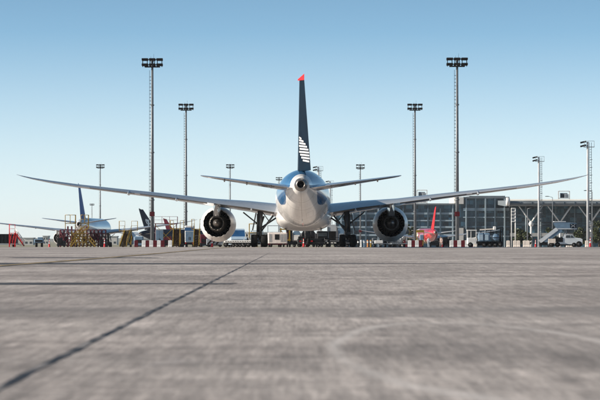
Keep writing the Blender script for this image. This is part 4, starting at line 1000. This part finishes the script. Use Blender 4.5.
D_ = 366; r = thing('ground_power_unit', 'white ground power unit with dark square opening, right of the left gear', 'power unit', (X(277.5, D_), D_, gz(D_)))
b = MB(); b.cbox(-1.12, 1.12, 0, 1.6, .42, Z(232.2, D_), .1); b.build('casing', mat('pinkish_white_paint', (.60, .56, .54), .45, var=.14, scale=3), r)
b = MB(); b.span(-.30, .22, -.03, 0, .85, 1.45); b.build('control_panel', M['dark'], r)
for x in (-.95, .36, .72):
    b = MB()
    for k in range(6): b.span(x, x + .27, -.025, 0, .62 + k * .15, .70 + k * .15)
    b.build('louvres', M['greyp'], r)
b = MB(); b.span(-1.1, 1.1, .1, 1.5, .25, .42); b.bar((-1.1, .8, .35), (-1.9, .5, .22), .07); b.build('chassis', M['maroon'], r)
for x in (-.7, .7):
    for y in (.2, 1.35): tyre((x, y, .24), .24, .18, r)
D_ = 384; r = thing('cargo_loader', 'yellow posted cargo loader left of the nose gear', 'cargo loader', (X(286, D_), D_, gz(D_)))
H = Z(228, D_) - gz(D_)
for x in (-.62, .42):
    for y in (0, 2.5): b = MB(); b.bar((x, y, .3), (x, y, H), .17 if x > 0 else .12); b.build('post', M['yellow'], r)
b = MB(); b.box((-.1, 1.3, .85), (1.3, 2.9, .14)); b.box((-.1, 1.3, H - .15), (1.3, 2.8, .14)); b.build('lift_deck', M['yellow'], r)
b = MB(); b.cbox(-.8, .6, -.1, 2.8, .3, .7, .06); b.build('chassis', M['dark'], r)
b = MB(); b.bar((-.62, -.02, .9), (.42, -.02, H - .3), .07); b.bar((.42, -.02, .9), (-.62, -.02, H - .3), .07); b.build('scissor_arms', M['maroon'], r)
for x in (-.65, .45):
    for y in (.2, 2.5): tyre((x, y, .28), .28, .2, r)
def cargo_container(label, px, D_, w, z0, z1, m1, m2, dolly=True):
    r = thing('cargo_container', label, 'cargo container', (X(px, D_), D_, gz(D_)), 0, 'cargo containers under the big airliner'); h = w / 2
    b = MB(); b.prism([(-h, z0), (h, z0), (h, z1 - .25), (h - .2, z1), (-h + .2, z1), (-h, z1 - .25)], 0, 1.6); b.build('shell', m1, r)
    b = MB(); b.span(-h + .12, h - .12, -.03, 0, z0 + .1, z0 + (z1 - z0) * .6); b.build('curtain_door', m2, r)
    b = MB()
    for x in (-h, h): b.span(x - .05, x + .05, -.05, .03, z0, z1 - .25)
    b.span(-h, h, -.05, .03, z0 - .02, z0 + .09); b.build('edge_frame', M['steel'], r)
    b = MB(); b.span(-h - .05, h + .05, .02, 1.58, .42, z0 - .03); b.span(-h, h, .1, 1.5, .3, .42); b.build('dolly', M['dark'], r)
    for x in (-h + .2, h - .2): tyre((x, .2, .2), .2, .14, r, (0, 1, 0))
cargo_container('pale blue cargo container on a dolly left of the nose gear', 296.6, 379, .95, .72, Z(230.5, 379), M['bluegrey'], M['whitep'])
cargo_container('tall cargo container with black curtain and pale top, left of the right gear', 332.3, 386, 1.12, .72, Z(224.0, 386), mat('pale_container_shell', (.40, .42, .43), .45, var=.15), M['black'])
cargo_container('pale low cargo container beside the right main gear leg', 341.0, 396, .85, .72, Z(227.5, 396), M['bluegrey'], M['greyp'])
cargo_container('wide black cargo container behind the nose gear, left of the small pale one', 308.5, 410, 1.75, .5, Z(230.0, 410), M['dark'], M['black'])
cargo_container('black cargo container just left of the tall black-curtained one', 325, 412, 1.25, .5, Z(231.0, 412), M['dark'], M['black'])
cargo_container('black cargo container right of the right main gear leg', 350.5, 415, 1.2, .5, Z(234.0, 415), M['dark'], M['black'])
cargo_container('black cargo container between the left gear and the power unit', 268, 415, 1.1, .5, Z(233.5, 415), M['dark'], M['black'])
cargo_container('small pale container right of the nose gear, behind the dark tractor', 320, 398, .75, .95, Z(228.6, 398), M['whitep'], M['bluegrey'])

D_ = 372; r = thing('tow_tractor', 'dark low tow tractor around the nose gear', 'tow tractor', (X(313.5, D_), D_, gz(D_)))
b = MB(); b.cbox(-1.9, 1.9, 0, 3.2, .35, 1.0, .12); b.cbox(-1.8, -.4, .1, 3.0, 1.0, 1.25, .08); b.build('body', M['dark'], r)
b = MB(); b.cbox(.4, 1.7, .2, 1.7, 1.0, 1.85, .12); b.build('cab', M['dark'], r)
b = MB(); b.span(.52, 1.58, .165, .2, 1.25, 1.70); b.build('cab_window', M['glass'], r)
for x in (-1.5, -.2, 1.5): b = MB(); b.span(x - .12, x + .12, -.04, 0, .62, .75); b.build('marker_light', M['red'] if x < 0 else M['whitep'], r)
b = MB(); b.tube((-1.2, 0.4, 1.2), (-1.2, .4, 2.2), .05, n=8); b.tube((-.9, .6, 1.2), (-.5, .6, 2.4), .04, n=8); b.tube((-.2, .5, 1), (-.3, .5, 1.9), .05, n=8); b.build('exhaust_pipes', M['dark'], r)
b = MB(); b.span(-1.9, 1.9, -.1, .0, .38, .55); b.build('bumper', M['gear'], r)
for x in (-1.55, 1.55):
    for y in (.6, 2.6): tyre((x, y, .38), .38, .3, r)
D_ = 364; r = thing('belt_dolly', 'low dark dolly with small white plates left of the right gear wheels', 'dolly', (X(332.5, D_), D_, gz(D_)))
b = MB(); b.cbox(-.95, .85, 0, 1.5, .38, .56, .05); b.build('deck', M['dark'], r)
for x, w in ((-.55, .14), (-.05, .26), (.3, .26)): b = MB(); b.span(x - w / 2, x + w / 2, -.03, 0, .42, .53); b.build('plate', M['whitep'], r)
b = MB(); rails(b, [(-.9, .05, .56), (-.9, 1.4, .56), (.8, 1.4, .56), (.8, .05, .56)], .5, .03); b.build('rail', M['gear'], r)
for x in (-.7, .6):
    for y in (.2, 1.3): tyre((x, y, .2), .2, .15, r)
# rail dollies under the right engine
def rail_dolly():
    r = thing('baggage_dolly', 'dolly', 'baggage dolly', group='railed baggage dollies under the right engine')
    b = MB(); b.box((0, .75, .42), (1.9, 1.5, .1)); b.bar((-.9, .75, .35), (-1.35, .75, .25), .06); b.build('deck', M['greyp'], r)
    b = MB()
    for s in (-.93, .93): rails(b, [(s, .03, .47), (s, .75, .47), (s, 1.47, .47)], .62, .03)
    rails(b, [(-.93, 1.47, .47), (0, 1.47, .47), (.93, 1.47, .47)], .62, .03)
    for x in (-.3, .3): b.tube((x, 1.47, .47), (x, 1.47, 1.09), .025, n=6)
    b.build('rail', M['mast'], r)
    for x in (-.65, .65):
        for y in (.25, 1.25): tyre((x, y, .2), .2, .14, r)
    return r
rd = rail_dolly()
for i, (px, D_, lab) in enumerate(((380.5, 392, 'leftmost railed baggage dolly under the right engine'), (390.0, 396, 'middle railed baggage dolly, directly below the right engine'), (399.5, 392, 'rightmost railed baggage dolly, before the short barrier row'))):
    place(rd, i == 0, (X(px, D_), D_, gz(D_)), (.05, -.04, .07)[i], lab)
D_ = 391.5; b = MB(); b.cbox(-.52, .52, 0, .9, 0, .34, .06); o = b.build('luggage_crate', M['whitep'], None, (X(380.5, D_) - .2, D_ + .2, gz(D_) + .475)); tag(o, 'pale crate lying on the leftmost railed dolly', 'crate')

# ------------------------------------------------------------------ right: yellow loader, tank truck, stair truck
D_ = 640; r = thing('baggage_loader', 'yellow framed baggage loader left of the small red-finned airliner', 'loader', (X(419.8, D_), D_, gz(D_)))
H = Z(230.8, D_) - gz(D_)
b = MB(); b.cbox(-.7, .75, 0, 2.2, .4, 1.5, .1); b.build('body', M['yellow'], r); b = MB(); b.cbox(0, .72, -.2, 1.0, 1.5, H - .8, .08); b.build('cab', M['bluegrey'], r)
b = MB()
for x in (-.7, .8): b.bar((x, 0, 1.2), (x, 0, H), .12)
b.bar((-.75, 0, H - .1), (.85, 0, H - .1), .2, .5); b.bar((-.7, 0, 1.5), (.0, 0, H - .5), .1); b.build('gantry', M['yellow'], r)
for x in (-.5, .55):
    for y in (.4, 1.8): tyre((x, y, .38), .38, .24, r)

D_ = 425; r = thing('tank_truck', 'blue grey service truck with rounded tank, right of the tallest right mast', 'truck', (X(487, D_), D_, gz(D_)))
zz = lambda py: Z(py, D_) - gz(D_); tx = lambda px: X(px, D_) - X(487, D_)
b = MB(); b.span(tx(477), tx(503), .2, 2.0, zz(243.5), zz(241.4)); b.span(tx(478), tx(502), .3, 1.9, zz(245.5), zz(243.5)); b.build('chassis', M['dark'], r)
b = MB(); b.cbox(tx(478.4), tx(483.8), 0, 2.2, zz(241.2), zz(233.2), .08); b.cbox(tx(484.3), tx(490), .05, 2.2, zz(241.2), zz(233.0), .08); b.build('box_body', M['bluegrey'], r)
for p in (479.3, 484.8): b = MB(); b.span(tx(p), tx(p + 3.6), -.03, .0, zz(240.2), zz(234.6)); b.build('locker_door', mat('pale_locker_paint', (.32, .42, .50), .4, var=.15, scale=3), r)
b = MB(); b.lathe((tx(496), -.02, zz(237.3)), (0, 1, 0), [(0, .05), (.0, .36), (.06, .43), (2.1, .43), (2.15, .36)], 26); b.build('tank', M['bluegrey'], r)
b = MB(); b.span(tx(492.6), tx(499.4), -.05, -.015, zz(237.9), zz(237.3)); b.build('tank_band', M['dark'], r)
b = MB(); b.bar((tx(480), .4, zz(229.8)), (tx(493.4), .4, zz(228.9)), .2, .16); b.build('boom', M['cream'], r)
b = MB()
for p in (481, 486, 491): b.bar((tx(p), .4, zz(233)), (tx(p), .4, zz(229.8)), .08)
b.build('boom_supports', M['dark'], r)
for p, q in ((501, 227), (502.6, 228), (500, 231)): b = MB(); b.tube((tx(p), .5, zz(242)), (tx(p), .5, zz(q)), .06, n=8); b.build('pipe', M['dark'], r)
b = MB()
b.bar((tx(490), .6, zz(232.2)), (tx(503), .6, zz(232.0)), .1, .12); b.bar((tx(502.8), .6, zz(226.8)), (tx(502.8), .6, zz(232.0)), .09); b.bar((tx(496), .6, zz(229.4)), (tx(503), .6, zz(226.6)), .09); b.build('pipework', M['dark'], r)
b = MB(); b.cbox(tx(493.4), tx(496.2), .2, .7, zz(229.8), zz(226.4), .05); b.build('control_box', M['whitep'], r)
b = MB(); b.cbox(tx(467.5), tx(476.6), .2, 1.9, zz(244), zz(237.6), .06); b.build('cab', M['whitep'], r)
b = MB()
for p in (467.7, 471, 476.2): b.bar((tx(p), .25, zz(237.6)), (tx(p), .25, zz(230.2)), .10)
for p in (467.7, 476.2): b.bar((tx(p), 1.8, zz(237.6)), (tx(p), 1.8, zz(230.2)), .10)
b.box((tx(472), 1.0, zz(230.2)), (tx(476.8) - tx(467.2), 1.7, .12)); b.build('cab_frame', M['whitep'], r)
b = MB(); b.span(tx(468.2), tx(475.8), .34, .37, zz(237.2), zz(230.9)); b.build('cab_window', M['glass'], r)
for p in (470.5, 484.6, 490.2, 495.6, 500.5): tyre((tx(p), .3, .34), .34, .22, r, (0, 1, 0))

D_ = 640; r = thing('ladder_tower', 'narrow white ladder tower before the terminal, right of the tank truck', 'ladder tower', (X(513.4, D_), D_, gz(D_)))
b = MB(); H = Z(208, D_) - gz(D_); w = .40
for x in (-w, w): b.tube((x, 0, 0), (x, 0, H), .07 if x < 0 else .11, n=8)
b.build('posts', M['whitep'], r)
for p in (208.3, 211.6, 214.9, 218.2, 221.5): b = MB(); z = Z(p, D_) - gz(D_); b.box((0, 0, z), (2 * w, .3, .16)); b.build('rung', M['whitep'], r)
for p in (209.9, 213.2, 216.6, 219.8): b = MB(); z = Z(p, D_) - gz(D_); b.box((0, .1, z), (2 * w - .2, .05, .34)); b.build('panel', M['greyp'], r)

D_ = 432; cx = 563; r = thing('stair_truck', 'white passenger stair truck with raised flight and covered landing', 'stair truck', (X(cx, D_), D_, gz(D_)))
zz = lambda py: Z(py, D_) - gz(D_); tx = lambda px: X(px, D_) - X(cx, D_)
WS = mat('white_truck_paint', (.55, .60, .64), .35, var=.1, coat=.3)
b = MB(); b.prism([(tx(549), zz(244.3)), (tx(582.5), zz(244.3)), (tx(582.5), zz(239.2)), (tx(580.5), zz(238.2)), (tx(575), zz(237.6)), (tx(572.4), zz(234.6)), (tx(564.8), zz(234.4)), (tx(563), zz(239)), (tx(549), zz(240.2))], 0, 2.1); b.build('truck_body', WS, r)
b = MB(); b.prism([(tx(565.6), zz(237.8)), (tx(570.2), zz(237.8)), (tx(570.2), zz(235.2)), (tx(566.2), zz(235.2))], -.03, .0); b.prism([(tx(570.9), zz(237.8)), (tx(574.0), zz(237.8)), (tx(572.0), zz(235.2)), (tx(570.9), zz(235.2))], -.03, .0); b.build('side_window', M['glass'], r)
b = MB(); b.span(tx(549), tx(582.8), .1, 2.0, zz(245.6), zz(244.3)); b.build('chassis', M['dark'], r)
b = MB(); b.cbox(tx(554.5), tx(563), -.05, 2.1, zz(242.0), zz(237.4), .05); b.build('engine_bay', M['dark'], r)
b = MB(); b.span(tx(548.3), tx(555.3), -.35, 0, zz(243.0), zz(238.8)); b.build('outrigger_box', M['cream'], r)
for p, rad in ((579.0, .42), (574.0, .32), (557.5, .36), (551.5, .36)): tyre((tx(p), .1, rad), rad, .26, r, (0, 1, 0))
for y in (.25, 1.85):
    b = MB(); b.bar((tx(540.5), y, zz(241.6)), (tx(557.4), y, zz(229.0)), .1, .42); b.build('stringer', WS, r)
    b = MB(); b.rings([[(tx(541.5), y, zz(240.2)), (tx(558.0), y, zz(228.0)), (tx(561.5), y, zz(228.0)), (tx(562.5), y, zz(231.5)), (tx(546.5), y, zz(242.3))], [(tx(541.5), y + .05, zz(240.2)), (tx(558.0), y + .05, zz(228.0)), (tx(561.5), y + .05, zz(228.0)), (tx(562.5), y + .05, zz(231.5)), (tx(546.5), y + .05, zz(242.3))]], False); b.build('side_panel', M['bluegrey'], r)
b = MB()
for k in range(13): t = (k + .5) / 13; b.box((tx(540.8 + 17 * t), 1.05, zz(241.2 - 12.3 * t)), (.22, 1.5, .05))
b.build('treads', M['dark'], r)
b = MB(); b.prism([(tx(557.5), zz(229.2)), (tx(577), zz(229.2)), (tx(577), zz(228.4)), (tx(557.5), zz(228.4))], .2, 1.9); b.build('landing', WS, r)
b = MB(); b.prism([(tx(557.2), zz(228.3)), (tx(554.0), zz(223.0)), (tx(560.5), zz(221.8)), (tx(576.5), zz(223.0)), (tx(576.5), zz(228.2))], .2, .28); b.prism([(tx(557.2), zz(228.3)), (tx(554.0), zz(223.0)), (tx(560.5), zz(221.8)), (tx(576.5), zz(223.0)), (tx(576.5), zz(228.2))], 1.82, 1.9); b.build('landing_side_panel', M['bluegrey'], r)
b = MB(); b.span(tx(554.2), tx(566), .15, 1.95, zz(222.0), zz(221.3)); b.build('canopy', WS, r)
em = MB(); em.span(tx(570.2), tx(576.2), .12, .18, zz(228.0), zz(223.6)); emo = em.build('end_panel', M['navy'], r)
em = MB(); c = Vector((tx(573.2), .10, zz(225.8)))
for dx, dz in ((1, 1), (1, -1)): em.bar(c + Vector((-.28 * dx, 0, -.2 * dz)), c + Vector((.28 * dx, 0, .2 * dz)), .06, .10)
em.build('cross_mark', M['greyp'], emo)
for p in (563.5, 567.5): b = MB(); b.bar((tx(p), 1.0, zz(240)), (tx(p + (2 if p < 565 else -1)), 1.0, zz(229)), .16); b.build('lift_leg', M['greyp'], r)

# ------------------------------------------------------------------ people on the apron
def person_mat(name, vest, legs, skin=(.35, .2, .13), hair=(.03, .02, .015)):
    m = bpy.data.materials.new(name); m.use_nodes = True; n, l = m.node_tree.nodes, m.node_tree.links; b = n['Principled BSDF']; b.inputs['Roughness'].default_value = .8
    t = n.new('ShaderNodeTexCoord'); sp = n.new('ShaderNodeSeparateXYZ'); l.new(t.outputs['Object'], sp.inputs[0])
    dv = n.new('ShaderNodeMath'); dv.operation = 'DIVIDE'; dv.inputs[1].default_value = 1.8; l.new(sp.outputs[2], dv.inputs[0])
    r = n.new('ShaderNodeValToRGB'); r.color_ramp.interpolation = 'CONSTANT'; e = r.color_ramp.elements
    e[0].position = 0; e[0].color = (.02, .02, .02, 1); e[1].position = .05; e[1].color = legs + (1,)
    for pos, c in ((.50, vest), (.835, skin), (.95, hair)): k = e.new(pos); k.color = c + (1,)
    l.new(dv.outputs[0], r.inputs[0]); l.new(r.outputs[0], b.inputs['Base Color']); return m
def person(label, px, D_, rz, m, step=.12):
    J = [((0, 0, .95), .135), ((0, 0, 1.15), .13), ((0, 0, 1.36), .15), ((0, 0, 1.50), .065), ((0, .01, 1.58), .085), ((0, .02, 1.70), .095), ((0, .02, 1.77), .06)]
    E = [(i, i + 1) for i in range(6)]
    for s in (-1, 1):
        k = len(J); J += [((s * .19, 0, 1.42), .06), ((s * .26, -.03, 1.15), .048), ((s * .25, .12, .93), .038), ((s * .245, .17, .84), .035)]; E += [(2, k), (k, k + 1), (k + 1, k + 2), (k + 2, k + 3)]
        k = len(J); J += [((s * .10, 0, .88), .10), ((s * .11, s * step * .5 + .03, .50), .07), ((s * .11, s * step, .10), .05), ((s * .115, s * step + .14, .04), .04)]; E += [(0, k), (k, k + 1), (k + 1, k + 2), (k + 2, k + 3)]
    me = bpy.data.meshes.new('person'); me.from_pydata([j[0] for j in J], E, []); o = bpy.data.objects.new('person', me); COL.objects.link(o)
    md = o.modifiers.new('skin', 'SKIN')
    for i, d in enumerate(me.skin_vertices[0].data): d.radius = (J[i][1], J[i][1] * (.75 if i < 4 else 1)); d.use_root = i == 0
    sd = o.modifiers.new('sub', 'SUBSURF'); sd.levels = sd.render_levels = 1
    me.materials.append(m); o.location = (X(px, D_), D_, gz(D_)); o.rotation_euler = (0, 0, rz)
    tag(o, label, 'person', 'ground crew on the apron')
# ------------------------------------------------------------------ more ground equipment in the shade behind the gear
def ramp_cart(label, px, D_, w, h, mb, kind):
    r = thing('ramp_cart', label, 'ramp cart', (X(px, D_), D_, gz(D_)), 0, 'ramp carts parked beyond the big airliner'); q = w / 2
    b = MB(); b.cbox(-q, q, 0, 1.8, .34, .62, .05); b.build('chassis', M['dark'], r)
    b = MB()
    if kind == 0: b.cbox(-q * .95, q * .3, .1, 1.7, .62, h, .1); b.cbox(q * .3, q * .95, .1, 1.7, .62, h * .72, .1)
    elif kind == 1: b.cbox(-q * .95, q * .95, .1, 1.7, .62, h * .7, .06); b.box((0, .9, h - .04), (w * .96, 1.7, .08)); [b.bar((x, y, h * .7), (x, y, h - .05), .07) for x in (-q * .9, q * .9) for y in (.15, 1.6)]
    else: b.prism([(-q * .95, .62), (q * .95, .62), (q * .7, h), (-q * .95, h * .8)], .1, 1.7)
    b.build('body', mb, r)
    b = MB(); b.span(-q * .7, q * .1, .06, .1, .75, min(h * .65, 1.3)); b.build('panel', M['duct'], r)
    for x in (-q * .7, q * .7):
        for y in (.3, 1.5): tyre((x, y, .26), .26, .2, r)
for i, (px, D_, w, h, mb, kd, lab) in enumerate(((243.5, 420, 1.6, 1.6, 'dark', 0, 'dark stepped cart behind the pale blue van'), (257, 425, 1.7, 2.2, 'bluegrey', 1, 'blue grey roofed cart behind the left main gear'), (266, 418, 1.5, 1.8, 'dark', 2, 'dark wedge cart between the left gear and the power unit'), (274, 440, 1.9, 3.0, 'greyp', 1, 'grey roofed cart rising behind the white power unit'),
        (291, 430, 1.4, 2.4, 'dark', 0, 'dark tall stepped cart behind the cargo loader'), (304, 425, 1.6, 2.3, 'dark', 1, 'dark roofed cart behind the nose gear'), (312, 440, 1.8, 2.6, 'dark', 0, 'tallest dark cart behind the tow tractor'), (325.5, 432, 1.5, 2.0, 'bluegrey', 0, 'blue grey stepped cart left of the tall black-curtained container'),
        (348.5, 425, 1.6, 1.7, 'dark', 2, 'dark wedge cart behind the right main gear wheels'), (355, 440, 1.2, 1.5, 'dark', 0, 'dark stepped cart left of the bollard row'), (385, 430, 1.7, 1.3, 'dark', 2, 'dark wedge cart behind the railed dollies'), (395.5, 440, 1.9, 1.6, 'greyp', 1, 'grey roofed cart behind the railed dollies'),
        (205, 470, 1.5, 1.9, 'maroon', 0, 'maroon stepped cart behind the left engine'), (183, 540, 1.5, 2.4, 'dark', 0, 'dark stepped cart left of the narrow service truck'), (167, 560, 1.9, 2.0, 'maroon', 2, 'maroon wedge cart under the railed work platform'), (61, 640, 1.7, 1.9, 'dark', 0, 'dark stepped cart at the left end of the scaffold'),
        (103, 650, 1.5, 2.2, 'dark', 1, 'dark roofed cart at the right end of the scaffold'), (434, 560, 1.7, 1.2, 'dark', 2, 'dark wedge cart below the red-finned airliner'), (446.5, 560, 1.5, 1.8, 'dark', 0, 'dark stepped cart left of the right barrier row'), (545, 520, 1.8, 1.3, 'dark', 2, 'dark wedge cart behind the stair truck\'s flight'))):
    ramp_cart(lab, px, D_, w, h, M[mb], kd)
person('person in pale shirt standing left of the tallest right mast', 441.0, 520, 2.6, person_mat('pale_clothing', (.60, .45, .40), (.45, .33, .28)))
person('person in cream clothing at the cab end of the tank truck', 475.6, 470, 2.2, person_mat('cream_clothing', (.62, .54, .42), (.50, .42, .33)))
person('person in white top below the small red-finned airliner', 428.6, 540, 3.3, person_mat('white_clothing', (.62, .64, .66), (.35, .40, .46)))

# ------------------------------------------------------------------ air
hz = MB(); hz.span(-6200, 6200, -160, 13700, -5.5, 40)
ho = hz.build('haze', None); ho['kind'] = 'stuff'; ho.data.materials.clear()
hm = bpy.data.materials.new('haze_air'); hm.use_nodes = True; n = hm.node_tree.nodes; n.clear()
out = n.new('ShaderNodeOutputMaterial'); pv = n.new('ShaderNodeVolumePrincipled')
pv.inputs['Color'].default_value = (.88, .93, 1.0, 1); pv.inputs['Density'].default_value = 0.000022
hm.node_tree.links.new(pv.outputs[0], out.inputs['Volume']); ho.data.materials.append(hm)
